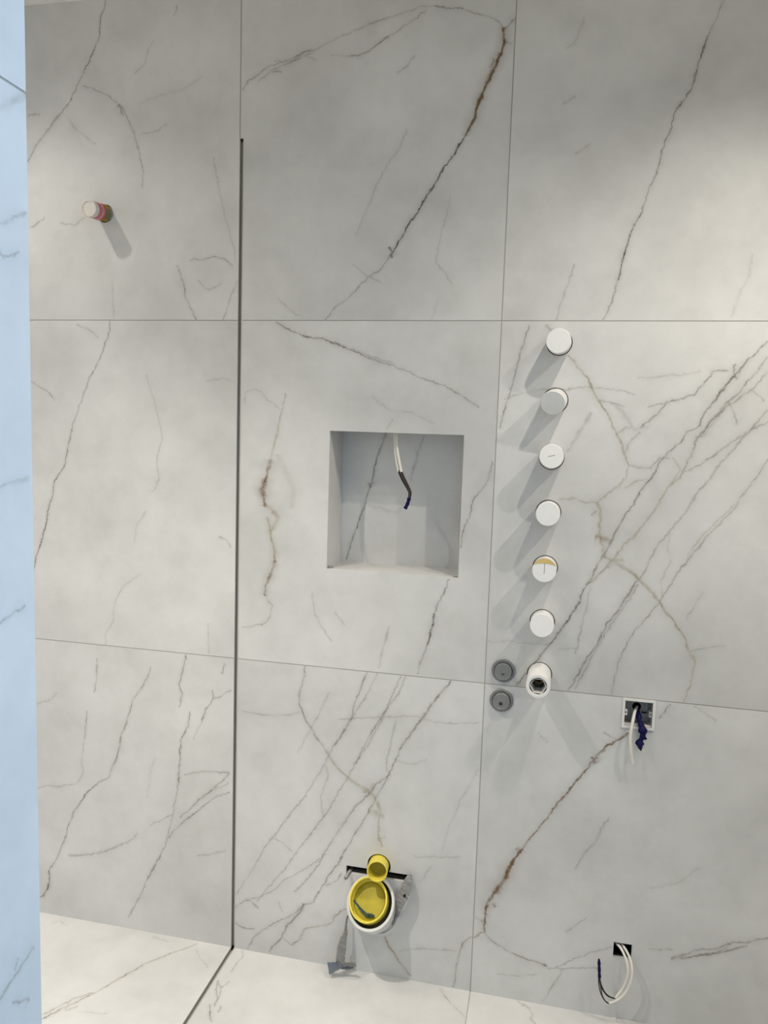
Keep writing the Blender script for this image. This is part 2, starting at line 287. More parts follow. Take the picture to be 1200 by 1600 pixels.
    [[508.5,192.9,549.7,202.7,584.6,212.6,618.0,239.0],0.35,1.1,'g',0.25],
    [[435.1,201.8,459.4,202.9,495.3,209.6],0.3,1.1,'g',0.25],
    [[322.7,529.0,303.2,495.9,292.9,460.6,267.1,422.8,247.4,382.1],0.3,1.5,'g',0.25],
    [[282.9,257.2,252.9,227.6,234.8,210.4],0.3,1.3,'g',0.25],
    [[137.3,728.5,163.7,705.0],0.3,1.4,'g',0.25],
    [[430.8,361.0,495.3,385.0,539.5,432.0],0.15,2.0,'g',0.25],
    [[499.2,838.0,529.4,819.2,553.5,802.9],0.2,1.4,'g',0.25],
  ],
  'niche': [
    [[374.4,1463.1,362.2,1425.5,349.8,1391.3],0.55,1.8,'g',0.25],
    [[349.8,1391.3,343.4,1349.7,334.8,1315.3],0.8,1.4,'d',0.25],
    [[334.7,1317.1,324.2,1276.8,308.1,1226.3,295.5,1187.1,280.8,1147.6,273.9,1110.3],0.75,1.0,'g',0.25],
    [[330.5,1326.4,336.8,1313.5],0.6,2.2,'d',0.25],
    [[478.5,1460.9,465.1,1418.0,451.8,1369.3,447.3,1335.5],0.25,2.2,'g',0.25],
    [[332.5,1262.0,363.6,1259.8,387.2,1249.7,410.2,1250.9,425.0,1266.8],0.15,3.0,'g',0.25],
  ],
  'floor_l': [
    [[-97.5,-9.9,-150.9,-66.6,-199.7,-125.5,-224.1,-171.2,-243.9,-209.6,-263.0,-246.8],0.5,1.2,'b',0.25],
    [[-263.0,-246.8,-287.5,-284.3,-314.6,-325.9,-347.2,-375.8],0.5,1.2,'b',0.25],
    [[-272.6,-253.8,-307.9,-285.3,-325.5,-320.2,-354.1,-357.1],0.4,1.0,'b',0.25],
    [[-239.4,-14.9,-204.7,-22.2,-181.2,-23.5],0.3,1.2,'g',0.25],
    [[-94.9,-30.7,-63.8,-64.2,-27.6,-94.8],0.2,1.2,'g',0.25],
    [[-251.5,-317.8,-218.7,-316.0,-196.8,-307.7],0.25,1.0,'g',0.25],
    [[-546.5,-40.5,-526.2,-23.3,-492.3,-37.4],0.25,1.0,'g',0.25],
    [[-312.1,-299.5,-300.5,-326.4,-281.1,-304.3],0.35,1.2,'b',0.25],
  ],
  'floor_m': [
    [[20.5,-132.8,29.1,-164.1,45.3,-192.3,53.3,-221.7],0.5,0.9,'g',0.25],
    [[21.5,-132.6,38.7,-155.5,46.3,-177.4,49.1,-202.9],0.4,0.9,'g',0.25],
    [[35.9,-214.9,45.1,-232.2,54.3,-252.0,66.1,-270.5],0.5,1.0,'g',0.25],
    [[69.7,-214.6,67.9,-234.6],0.5,0.9,'g',0.25],
    [[39.5,-152.3,45.4,-140.1,49.3,-128.3],0.45,0.9,'g',0.25],
    [[34.5,-1.1,46.8,-21.9,47.6,-35.3],0.4,1.0,'g',0.25],
    [[45.3,-32.5,42.7,-59.9,38.0,-92.0],0.3,1.0,'g',0.25],
    [[598.2,-10.6,618.1,-40.8,632.3,-54.3,673.5,-93.6],0.4,1.3,'o',0.25],
  ],
  'part': [
    [[-1353.1,1602.4,-1345.6,1602.0,-1337.9,1603.2,-1329.9,1607.5],0.35,1.0,'g',0.25],
    [[-1352.2,1629.1,-1346.2,1630.7,-1340.8,1634.6,-1320.9,1644.6],0.3,1.1,'g',0.25],
    [[-1362.4,1300.1,-1357.7,1302.8,-1350.5,1304.4,-1342.5,1305.9,-1331.7,1308.0],0.45,1.0,'g',0.25],
    [[-1327.1,985.9,-1333.4,984.0,-1338.8,981.5,-1356.1,975.4,-1368.5,971.4,-1372.6,969.6],0.5,1.1,'g',0.25],
    [[-1356.6,955.6,-1346.7,946.1,-1335.5,940.0],0.4,1.0,'g',0.25],
    [[-1358.9,1413.2,-1347.2,1416.7,-1322.8,1419.7],0.25,1.3,'g',0.25],
    [[-1348.9,989.9,-1354.2,983.2],0.35,0.9,'g',0.25],
    [[-1349.6,1716.0,-1340.5,1722.5,-1318.4,1738.3],0.22,2.5,'g',0.25],
  ],
}
PT = {
  'tube_base': [[0.8162,-0.0,1.6896],[0.8141,-0.0,1.5534],[0.8126,-0.0,1.4178],[0.812,-0.0,1.2835],[0.8116,-0.0,1.1473],[0.8117,-0.0,1.0125],[0.812,-0.0,0.8784]],
  'tube_tip': [[0.8142,-0.075,1.6851],[0.8088,-0.075,1.5446],[0.8124,-0.075,1.4219],[0.8114,-0.075,1.2868],[0.8101,-0.075,1.1527],[0.8117,-0.075,1.0202],[0.8106,-0.108,0.8815]],
  'button': [[0.7229,-0.0,0.879],[0.722,-0.0,0.8021]],
  'pink': [[-0.3813,-0.0,2.0186],[-0.3807,-0.075,2.0111]],
  'niche': [[0.2536,-0.0,1.4639],[0.5986,-0.0,1.4637],[0.5993,-0.0,1.1061],[0.2556,-0.0,1.1048]],
  'box': [[1.0142,-0.0,0.8387],[1.0899,-0.0,0.8408],[1.0919,-0.0,0.766],[1.0158,-0.0,0.7652]],
  'hole': [[1.0305,-0.0,0.2034],[1.0743,-0.0,0.2054],[1.0769,-0.0,0.1643],[1.0321,-0.0,0.1635]],
  'slot': [[0.3286,-0.0,0.2969],[0.5105,-0.0,0.2988],[0.5078,-0.0,0.2785],[0.3319,-0.0,0.2745]],
  'flush': [[0.4198,-0.0,0.3132],[0.4246,-0.045,0.3211]],
  'waste': [[0.4036,0.0,0.2011],[0.4048,-0.055,0.2465]],
  'collar': [[0.4095,-0.035,0.2196],[0.4095,-0.035,0.2196]],
  'chan': [[0.0022,-0.0,2.1921],[-0.0023,-0.0,0.0036]],
  'box_cable': [[1.0524,0.038,0.8069],[1.0481,0.02,0.8071],[1.0433,0.0,0.804],[1.0387,-0.018,0.7908],[1.0356,-0.025,0.7706],[1.0349,-0.028,0.7477],[1.0373,-0.028,0.7239],[1.042,-0.026,0.6995],[1.0446,-0.025,0.6873]],
  'box_tape': [[1.0532,0.03,0.8008],[1.054,0.012,0.796],[1.0559,-0.004,0.7875],[1.0602,-0.012,0.7766],[1.0636,-0.016,0.764],[1.0633,-0.018,0.7535],[1.0582,-0.018,0.7401],[1.0591,-0.017,0.7285],[1.0621,-0.016,0.7172]],
  'hole_a': [[1.0362,0.05,0.1788],[1.0394,0.012,0.1938],[1.0476,-0.004,0.1949],[1.0561,-0.02,0.1881],[1.0627,-0.03,0.1755],[1.0654,-0.035,0.1588],[1.0635,-0.035,0.1345],[1.0558,-0.035,0.109],[1.0462,-0.035,0.0906],[1.0401,-0.035,0.0804]],
  'hole_b': [[1.0444,0.05,0.1818],[1.0524,0.012,0.1939],[1.0612,-0.006,0.1913],[1.0697,-0.022,0.1831],[1.0742,-0.032,0.1702],[1.0756,-0.037,0.1517],[1.0718,-0.038,0.1264],[1.0639,-0.038,0.1039],[1.0517,-0.038,0.085],[1.0364,-0.038,0.0714],[1.026,-0.038,0.0662]],
  'wire1': [[1.0404,-0.035,0.0804],[1.0307,-0.035,0.08],[1.0196,-0.035,0.0853],[1.0109,-0.035,0.0956],[1.0039,-0.035,0.1109],[0.9995,-0.035,0.1281],[0.9971,-0.035,0.1457]],
  'wire2': [[1.0402,-0.037,0.081],[1.0333,-0.037,0.0802],[1.021,-0.037,0.0833],[1.0124,-0.037,0.0914],[1.0049,-0.037,0.1035],[1.0004,-0.037,0.1222],[0.9975,-0.037,0.1412]],
  'wire3': [[1.0265,-0.038,0.0663],[1.0219,-0.038,0.0662],[1.0149,-0.038,0.0715],[1.008,-0.038,0.0838],[1.0045,-0.038,0.0981],[0.9999,-0.038,0.1183],[0.9969,-0.038,0.1418]],
  'wire4': [[1.0265,-0.038,0.0659],[1.0206,-0.038,0.0659],[1.012,-0.038,0.074],[1.0044,-0.038,0.0876],[0.9995,-0.038,0.1032],[0.9971,-0.038,0.1208],[0.9965,-0.038,0.1447]],
  'hole_tape': [[0.9988,-0.0375,0.1283],[0.9976,-0.0375,0.1416],[0.9963,-0.0375,0.1563],[0.9954,-0.0375,0.1681],[0.9945,-0.0375,0.1777]],
  'n_a': [[0.4151,0.04,1.4731],[0.4166,0.038,1.4501],[0.4202,0.03,1.4255],[0.4269,0.02,1.3942],[0.4353,0.012,1.3648]],
  'n_b': [[0.4224,0.036,1.4733],[0.4229,0.034,1.4503],[0.4261,0.026,1.4258],[0.4337,0.016,1.3981],[0.4432,0.008,1.3654]],
  'n_w1': [[0.4344,0.012,1.3683],[0.4461,0.008,1.3461],[0.4589,0.004,1.3276],[0.4666,0.0,1.3142],[0.4654,-0.002,1.2967],[0.4642,-0.002,1.2914]],
  'n_w2': [[0.4424,0.008,1.3688],[0.4521,0.004,1.3501],[0.4631,0.0,1.3316],[0.4707,-0.003,1.3146],[0.4679,-0.004,1.297],[0.4658,-0.003,1.2915]],
  'n_tape': [[0.4676,-0.003,1.3022],[0.4651,-0.003,1.2915],[0.462,-0.004,1.2826],[0.458,-0.004,1.2743]],
  'stud_l': [[0.3383,0.03,0.2759],[0.3395,-0.04,0.2866]],
  'stud_r': [[0.5031,0.03,0.2784],[0.5044,-0.012,0.2989]],
  'strap_r': [[0.5062,-0.012,0.3031],[0.5032,-0.02,0.293],[0.4998,-0.024,0.274],[0.4942,-0.026,0.2564],[0.4849,-0.026,0.237],[0.4793,-0.026,0.215],[0.4742,-0.022,0.1905],[0.4623,-0.016,0.1634]],
  'strap_l': [[0.3426,-0.02,0.1678],[0.3406,-0.026,0.1484],[0.34,-0.03,0.1234],[0.3348,-0.034,0.1038],[0.3321,-0.036,0.0801],[0.3301,-0.037,0.0558],[0.3288,-0.037,0.0387]],
  'knot': [[0.3327,-0.038,0.0355]],
  'tail_l': [[0.3365,-0.039,0.0385],[0.3255,-0.042,0.0355],[0.3143,-0.044,0.0317],[0.2995,-0.046,0.0263]],
  'tail_r': [[0.3329,-0.039,0.0378],[0.3458,-0.041,0.0432],[0.3578,-0.042,0.0462],[0.3733,-0.043,0.0493]],
  'tail_r2': [[0.3326,-0.037,0.0301],[0.3477,-0.036,0.0301],[0.3593,-0.035,0.0329],[0.3672,-0.034,0.0346]],
}

# ------------------------------------------------------------------ materials
def new_mat(name):
    m = bpy.data.materials.new(name); m.use_nodes = True
    nt = m.node_tree; b = nt.nodes['Principled BSDF']
    return m, nt, b

def lin(c): return tuple(((v / 255) / 12.92 if v / 255 <= .04045 else ((v / 255 + .055) / 1.055) ** 2.4) for v in c)

def simple(name, rgb, rough=.5, metal=0.0, spec=.5, noise=None, bump=0.0, trans=0.0):
    m, nt, b = new_mat(name)
    c = lin(rgb)
    b.inputs['Base Color'].default_value = (*c, 1); b.inputs['Roughness'].default_value = rough; b.inputs['Metallic'].default_value = metal
    b.inputs['Specular IOR Level'].default_value = spec
    sc_, amt = noise or (60.0, .06)
    tc = nt.nodes.new('ShaderNodeTexCoord'); n = nt.nodes.new('ShaderNodeTexNoise'); n.inputs['Scale'].default_value = sc_; n.inputs['Detail'].default_value = 4
    nt.links.new(tc.outputs['Object'], n.inputs['Vector'])
    mx = nt.nodes.new('ShaderNodeMix'); mx.data_type = 'RGBA'
    mx.inputs['A'].default_value = (*[max(0, v * (1 - amt)) for v in c], 1); mx.inputs['B'].default_value = (*[min(1, v * (1 + amt)) for v in c], 1)
    nt.links.new(n.outputs['Fac'], mx.inputs['Factor']); nt.links.new(mx.outputs['Result'], b.inputs['Base Color'])
    if bump:
        bp = nt.nodes.new('ShaderNodeBump'); bp.inputs['Strength'].default_value = bump; bp.inputs['Distance'].default_value = .002
        nt.links.new(n.outputs['Fac'], bp.inputs['Height']); nt.links.new(bp.outputs['Normal'], b.inputs['Normal'])
    if trans: b.inputs['Transmission Weight'].default_value = trans
    return m

# --- node group: one vein laid over the colour so far
def vein_group():
    g = bpy.data.node_groups.new('marble_vein', 'ShaderNodeTree'); I = g.interface
    for n, t in (('Base', 'NodeSocketColor'), ('Vein', 'NodeSocketColor'), ('Off', 'NodeSocketFloat'), ('Curve', 'NodeSocketColor'), ('Span', 'NodeSocketFloat'), ('Halo', 'NodeSocketFloat'), ('Grain', 'NodeSocketFloat')):
        I.new_socket(n, in_out='INPUT', socket_type=t)
    I.new_socket('Color', in_out='OUTPUT', socket_type='NodeSocketColor')
    N, K = g.nodes, g.links
    gi = N.new('NodeGroupInput'); go = N.new('NodeGroupOutput')
    def math_(op, a, b=None, clamp=False):
        m = N.new('ShaderNodeMath'); m.operation = op; m.use_clamp = clamp
        for i, v in enumerate((a, b)):
            if v is None: continue
            if isinstance(v, (int, float)): m.inputs[i].default_value = v
            else: K.new(v, m.inputs[i])
        return m.outputs[0]
    s = N.new('ShaderNodeSeparateColor'); K.new(gi.outputs['Curve'], s.inputs[0])
    cen = math_('MULTIPLY', math_('SUBTRACT', s.outputs[0], .5), gi.outputs['Span'])
    d = math_('ABSOLUTE', math_('SUBTRACT', gi.outputs['Off'], cen))
    wd = math_('MULTIPLY', s.outputs[2], .02)
    q = math_('DIVIDE', d, wd)
    core = math_('SUBTRACT', 1.0, q, True)
    core = math_('POWER', core, .8)
    hl = math_('SUBTRACT', 1.0, math_('DIVIDE', q, 6.0), True)
    hl = math_('MULTIPLY', math_('MULTIPLY', hl, hl), gi.outputs['Halo'])
    f = math_('ADD', math_('MULTIPLY', core, gi.outputs['Grain']), hl)
    f = math_('MULTIPLY', f, s.outputs[1], True)
    mx = N.new('ShaderNodeMix'); mx.data_type = 'RGBA'
    K.new(f, mx.inputs['Factor']); K.new(gi.outputs['Base'], mx.inputs['A']); K.new(gi.outputs['Vein'], mx.inputs['B'])
    K.new(mx.outputs['Result'], go.inputs[0])
    return g
VG = vein_group()
VCOL = {'g': lin((112, 104, 94)), 'd': lin((74, 62, 48)), 'b': lin((112, 86, 56)), 'o': lin((148, 134, 104))}
MM = 1.0 / 575.0      # one photograph pixel on the wall, metres

def marble(name, veins, seed, plane='xz', cloud=True, generic=0.0):
    m, nt, b = new_mat(name)
    N, K = nt.nodes, nt.links
    tc = N.new('ShaderNodeTexCoord'); sp = N.new('ShaderNodeSeparateXYZ'); K.new(tc.outputs['Object'], sp.inputs[0])
    cb = N.new('ShaderNodeCombineXYZ')
    K.new(sp.outputs['XYZ'.index(plane[0].upper())], cb.inputs[0]); K.new(sp.outputs['XYZ'.index(plane[1].upper())], cb.inputs[1])
    cn = N.new('ShaderNodeVectorMath'); cn.operation = 'ADD'; cn.inputs[1].default_value = (seed * 1.37, seed * .73, 0); K.new(cb.outputs[0], cn.inputs[0])
    def noise(scale, detail=3, rough=.55, vec=None):
        n = N.new('ShaderNodeTexNoise'); n.noise_dimensions = '2D'; n.inputs['Scale'].default_value = scale; n.inputs['Detail'].default_value = detail; n.inputs['Roughness'].default_value = rough
        K.new(vec or cn.outputs[0], n.inputs['Vector']); return n
    # slow clouds: cool grey to warm white
    n1 = noise(2.6, 5, .6); r1 = N.new('ShaderNodeValToRGB'); K.new(n1.outputs['Fac'], r1.inputs[0])
    e = r1.color_ramp.elements
    e[0].position = .30; e[0].color = (*lin((200, 199, 196)), 1); e[1].position = .72; e[1].color = (*lin((220, 219, 216)), 1)
    n2 = noise(9.0, 6, .65); mx = N.new('ShaderNodeMix'); mx.data_type = 'RGBA'; mx.blend_type = 'MULTIPLY'
    r2 = N.new('ShaderNodeValToRGB'); K.new(n2.outputs['Fac'], r2.inputs[0])
    r2.color_ramp.elements[0].position = .30; r2.color_ramp.elements[0].color = (.90, .90, .895, 1)
    r2.color_ramp.elements[1].position = .55; r2.color_ramp.elements[1].color = (1, 1, 1, 1)
    mx.inputs['Factor'].default_value = .55
    K.new(r1.outputs[0], mx.inputs['A']); K.new(r2.outputs[0], mx.inputs['B'])
    cur = mx.outputs['Result']
    # ragged coordinates so that the veins wander by a millimetre or two
    n3 = noise(75.0, 3, .6); sb = N.new('ShaderNodeVectorMath'); sb.operation = 'SUBTRACT'; sb.inputs[1].default_value = (.5, .5, .5)
    K.new(n3.outputs['Color'], sb.inputs[0])
    sm = N.new('ShaderNodeVectorMath'); sm.operation = 'MULTIPLY_ADD'; sm.inputs[1].default_value = (.009, .009, 0)
    K.new(sb.outputs[0], sm.inputs[0]); K.new(cb.outputs[0], sm.inputs[2])
    n6 = noise(24.0, 2, .5); sb6 = N.new('ShaderNodeVectorMath'); sb6.operation = 'SUBTRACT'; sb6.inputs[1].default_value = (.5, .5, .5); K.new(n6.outputs['Color'], sb6.inputs[0])
    sm6 = N.new('ShaderNodeVectorMath'); sm6.operation = 'MULTIPLY_ADD'; sm6.inputs[1].default_value = (.008, .008, 0); K.new(sb6.outputs[0], sm6.inputs[0]); K.new(sm.outputs[0], sm6.inputs[2]); sm = sm6
    n4 = noise(38.0, 3, .7); gr = N.new('ShaderNodeMapRange'); gr.inputs['From Min'].default_value = .34; gr.inputs['From Max'].default_value = .6
    gr.inputs['To Min'].default_value = .35; gr.inputs['To Max'].default_value = 1.0; K.new(n4.outputs['Fac'], gr.inputs[0])
    for vi, (flat, amp, wid, ck, halo) in enumerate(veins):
        pts = [Vector((flat[i] / 1000, flat[i + 1] / 1000)) for i in range(0, len(flat), 2)]
        if len(pts) > 1 and (pts[1] - pts[0]).length > 1e-6: pts[0] = pts[0] - (pts[1] - pts[0]).normalized() * .0022; pts[-1] = pts[-1] + (pts[-1] - pts[-2]).normalized() * .0022
        a, z = pts[0], pts[-1]; ch = z - a; L = max(ch.length, .002); ang = math.atan2(ch.y, ch.x)
        ux = ch / L; uy = Vector((-ux.y, ux.x))
        loc = [((q - a).dot(ux) / L, (q - a).dot(uy)) for q in pts]
        keep = [loc[0]]
        for t, o in loc[1:-1]:
            if t > keep[-1][0] + .012 and t < .988: keep.append((t, o))
        keep.append((1.0, 0.0))
        span = max(.004, 2.2 * max(abs(o) for t, o in keep))
        mp = N.new('ShaderNodeMapping'); mp.vector_type = 'TEXTURE'
        mp.inputs['Location'].default_value = (a.x, a.y, 0); mp.inputs['Rotation'].default_value = (0, 0, ang); mp.inputs['Scale'].default_value = (L, 1, 1)
        K.new(sm.outputs[0], mp.inputs['Vector'])
        s2 = N.new('ShaderNodeSeparateXYZ'); K.new(mp.outputs[0], s2.inputs[0])
        c2 = N.new('ShaderNodeCombineXYZ')
        for i in range(3): K.new(s2.outputs[0], c2.inputs[i])
        cv = N.new('ShaderNodeRGBCurve'); K.new(c2.outputs[0], cv.inputs['Color'])
        mpg = cv.mapping; mpg.extend = 'HORIZONTAL'; mpg.use_clip = True
        def setc(ci, pl):
            c = mpg.curves[ci]
            c.points[0].location = pl[0]; c.points[1].location = pl[-1]
            for q in pl[1:-1]: c.points.new(*q)
            for q in c.points: q.handle_type = 'VECTOR'
        setc(0, [(t, .5 + o / span) for t, o in keep])
        rr = random.Random(seed * 100 + vi)
        ed = min(.08, .003 / L)
        amp = min(1, amp * 1.12)
        ap = [(0, 0), (ed, amp)] + [(t, min(1, amp * rr.uniform(.7, 1.3))) for t in (.2, .35, .5, .65, .8) if ed < t < 1 - ed] + [(1 - ed, amp), (1, 0)]
        setc(1, ap)
        w0 = wid * MM / .02 * 1.25
        setc(2, [(0, w0 * .7)] + [(t, w0 * rr.uniform(.65, 1.45)) for t in (.15, .32, .5, .68, .85)] + [(1, w0 * .7)])
        mpg.update()
        g = N.new('ShaderNodeGroup'); g.node_tree = VG
        K.new(cur, g.inputs['Base']); g.inputs['Vein'].default_value = (*VCOL[ck], 1)
        K.new(s2.outputs[1], g.inputs['Off']); K.new(cv.outputs[0], g.inputs['Curve'])
        g.inputs['Span'].default_value = span; g.inputs['Halo'].default_value = halo; K.new(gr.outputs[0], g.inputs['Grain'])
        cur = g.outputs[0]
    if generic:
        wv = N.new('ShaderNodeTexVoronoi'); wv.feature = 'DISTANCE_TO_EDGE'; wv.inputs['Scale'].default_value = 1.5
        n5 = noise(2.2, 6, .6); ad = N.new('ShaderNodeVectorMath'); ad.operation = 'MULTIPLY_ADD'; ad.inputs[1].default_value = (.9, .5, 0)
        K.new(n5.outputs['Color'], ad.inputs[0]); K.new(cb.outputs[0], ad.inputs[2]); K.new(ad.outputs[0], wv.inputs['Vector'])
        mr = N.new('ShaderNodeMapRange'); mr.inputs['From Max'].default_value = .012; mr.inputs['To Min'].default_value = generic; mr.inputs['To Max'].default_value = 0
        K.new(wv.outputs['Distance'], mr.inputs[0])
        mk = N.new('ShaderNodeMath'); mk.operation = 'MULTIPLY'; K.new(mr.outputs[0], mk.inputs[0])
        m5 = N.new('ShaderNodeMapRange'); m5.inputs['From Min'].default_value = .45; m5.inputs['From Max'].default_value = .6; K.new(n1.outputs['Fac'], m5.inputs[0]); K.new(m5.outputs[0], mk.inputs[1])
        m6 = N.new('ShaderNodeMix'); m6.data_type = 'RGBA'; K.new(mk.outputs[0], m6.inputs['Factor']); K.new(cur, m6.inputs['A']); m6.inputs['B'].default_value = (*VCOL['g'], 1)
        cur = m6.outputs['Result']
    K.new(cur, b.inputs['Base Color'])
    b.inputs['Roughness'].default_value = .42; b.inputs['Specular IOR Level'].default_value = .35
    return m

M = {}
M['plain_tile'] = marble('marble_porcelain', [], 3.1, 'xz', generic=.5)
M['plain_tile_yz'] = marble('marble_porcelain_side', [], 5.3, 'yz', generic=.5)
M['plain_floor'] = marble('marble_porcelain_floor', [], 8.9, 'xy', generic=.4)
M['grout'] = simple('grout', (172, 168, 160), .9, spec=.1)
M['adhesive'] = simple('tile_backing', (95, 92, 88), .95, spec=.1)
M['chip'] = simple('chipped_tile_body', (150, 146, 138), .9, noise=(150, .25))
M['cavity'] = simple('cavity_shade_black', (14, 14, 14), .95, spec=.05)  # shade inside the wall openings put into a near-black colour
M['paint'] = simple('white_paint', (240, 239, 236), .8, spec=.2)
M['white_pvc'] = simple('white_plastic', (232, 230, 226), .42, noise=(30, .03))
M['cap_pvc'] = simple('white_cap_plastic', (238, 237, 234), .5, noise=(90, .03))
M['shaded_cap'] = simple('shaded_cap_plastic', (200, 202, 208), .5, noise=(20, .05))  # unused: white cap plastic with shade mixed into its colour
M['scratch'] = simple('scratch_mark', (120, 118, 116), .7)
M['glue'] = simple('yellow_glue', (214, 186, 120), .4, noise=(120, .15))
M['ring_dark'] = simple('dark_gap', (30, 27, 24), .9, spec=.1)
M['brass'] = simple('dull_brass', (140, 112, 70), .4, metal=.6)
M['pipe_inside'] = simple('grey_brown_pipe_inside', (120, 108, 96), .6, noise=(60, .2))  # mottled grey-brown, darker than the white outside of the pipe
M['steel'] = simple('brushed_steel', (140, 139, 136), .34, metal=.3, noise=(200, .05))
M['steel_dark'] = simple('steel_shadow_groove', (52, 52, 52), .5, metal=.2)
M['chan'] = simple('channel_aluminium', (160, 158, 151), .45, metal=.0, noise=(200, .06))
M['chan_light'] = simple('channel_edge_aluminium', (205, 203, 198), .4, metal=.3)
M['chan_dark'] = simple('channel_end_black', (18, 17, 16), .8)
M['yellow'] = simple('yellow_plastic', (232, 214, 84), .38, noise=(25, .05))
M['yellow_deep'] = simple('yellow_plug_plastic', (184, 168, 28), .45, noise=(40, .18))
M['collar'] = simple('white_collar_plastic', (220, 219, 216), .45, noise=(40, .04))
M['gasket'] = simple('dark_gasket', (58, 54, 36), .6)
M['teal'] = simple('teal_plastic', (62, 92, 90), .45)
M['film'] = simple('grey_foam_strap', (140, 138, 134), .38, noise=(55, .35), bump=.8, spec=.6)
M['film_dark'] = simple('blue_grey_strap', (104, 110, 120), .35, noise=(60, .35), bump=.8, spec=.6)
M['stud'] = simple('zinc_stud', (150, 152, 156), .35, metal=.8)
M['cable'] = simple('white_cable_sheath', (226, 222, 212), .45)
M['wire_black'] = simple('black_wire', (28, 24, 24), .45)
M['wire_brown'] = simple('brown_wire', (92, 66, 56), .45)
M['blue_tape'] = simple('blue_tape', (8, 8, 66), .6, spec=.2, noise=(140, .3), bump=.5)
M['box_grey'] = simple('grey_box_plastic', (168, 166, 161), .6, noise=(80, .12))
M['box_white'] = simple('white_box_plastic', (230, 228, 224), .5)
M['pink'] = simple('pink_label', (196, 104, 112), .5, noise=(220, .15))
M['label_white'] = simple('label_white', (235, 222, 220), .5)
M['label_yellow'] = simple('label_yellow', (214, 178, 56), .5, noise=(200, .2))
M['label_green'] = simple('label_green', (112, 116, 76), .5, noise=(200, .3))
M['frost'] = simple('frosted_cap', (216, 210, 202), .35, spec=.5)
M['red_print'] = simple('label_red', (170, 70, 52), .5)
def emis(name, col, st):
    m, nt, b = new_mat(name); b.inputs['Emission Color'].default_value = (*col, 1); b.inputs['Emission Strength'].default_value = st; b.inputs['Base Color'].default_value = (.8, .8, .8, 1)
    return m
M['lamp'] = emis('downlight_lens_glow', LAMP_COL, 6.0)

# ------------------------------------------------------------------ helpers
def link(name, mesh, mat=None, parent=None, smooth=False):
    o = bpy.data.objects.new(name, mesh); COL.objects.link(o)
    if mat is not None: mesh.materials.append(mat)
    if smooth:
        for p in mesh.polygons: p.use_smooth = True
    if parent is not None: o.parent = parent
    return o

def from_bm(name, bm, mat, parent=None, smooth=False, loc=None):
    bmesh.ops.recalc_face_normals(bm, faces=bm.faces)
    me = bpy.data.meshes.new(name); bm.to_mesh(me); bm.free()
    o = link(name, me, mat, parent, smooth)
    if smooth:
        try: me.set_sharp_from_angle(angle=math.radians(38))
        except Exception: pass
    if loc is not None: o.location = loc
    return o

def tag(o, label=None, cat=None, group=None, kind=None):
    for k, v in (('label', label), ('category', cat), ('group', group), ('kind', kind)):
        if v: o[k] = v
    return o

def empty(name, loc):
    o = bpy.data.objects.new(name, None); COL.objects.link(o); o.location = loc; o.empty_display_size = .02
    return o

def bm_box(bm, lo, hi):
    vs = [bm.verts.new((x, y, z)) for x in (lo[0], hi[0]) for y in (lo[1], hi[1]) for z in (lo[2], hi[2])]
    for f in ((0, 1, 3, 2), (4, 6, 7, 5), (0, 4, 5, 1), (2, 3, 7, 6), (0, 2, 6, 4), (1, 5, 7, 3)): bm.faces.new([vs[i] for i in f])

def box(name, lo, hi, mat, parent=None, origin=None):
    bm = bmesh.new(); o = Vector(origin or (0, 0, 0))
    bm_box(bm, Vector(lo) - o, Vector(hi) - o)
    return from_bm(name, bm, mat, parent, loc=o if origin else None)

def circle(cx, cy, r, n=40, sy=1.0):
    return [(cx + r * math.cos(2 * math.pi * i / n), cy + r * sy * math.sin(2 * math.pi * i / n)) for i in range(n)]

def plate(name, outer, holes, thick, mat, parent, frame, origin, chamfer=0.0):
    """flat slab with holes; outer and holes in (u, v) relative to origin; frame maps (u, v, depth)"""
    polys = [outer] + holes
    flat = [p for q in polys for p in q]
    tris = tessellate_polygon([[Vector((x, y, 0)) for x, y in q] for q in polys])
    bm = bmesh.new()
    F_ = [bm.verts.new(frame(x, y, 0)) for x, y in flat]; B_ = [bm.verts.new(frame(x, y, thick)) for x, y in flat]
    for t in tris:
        try:
            bm.faces.new([F_[i] for i in t]); bm.faces.new([B_[i] for i in reversed(t)])
        except ValueError: pass
    k = 0
    for q in polys:
        n = len(q)
        for i in range(n):
            a, b = k + i, k + (i + 1) % n
            bm.faces.new((F_[a], F_[b], B_[b], B_[a]))
        k += n
    return from_bm(name, bm, mat, parent, loc=origin)

WALLF = lambda u, v, d: (u, d, v)        # main wall: depth goes into the wall (+y)

def frame_axes(axis):
    a = Vector(axis).normalized()
    h = Vector((0, 0, 1)) if abs(a.z) < .9 else Vector((1, 0, 0))
    u = h.cross(a).normalized(); v = a.cross(u).normalized()
    return a, u, v

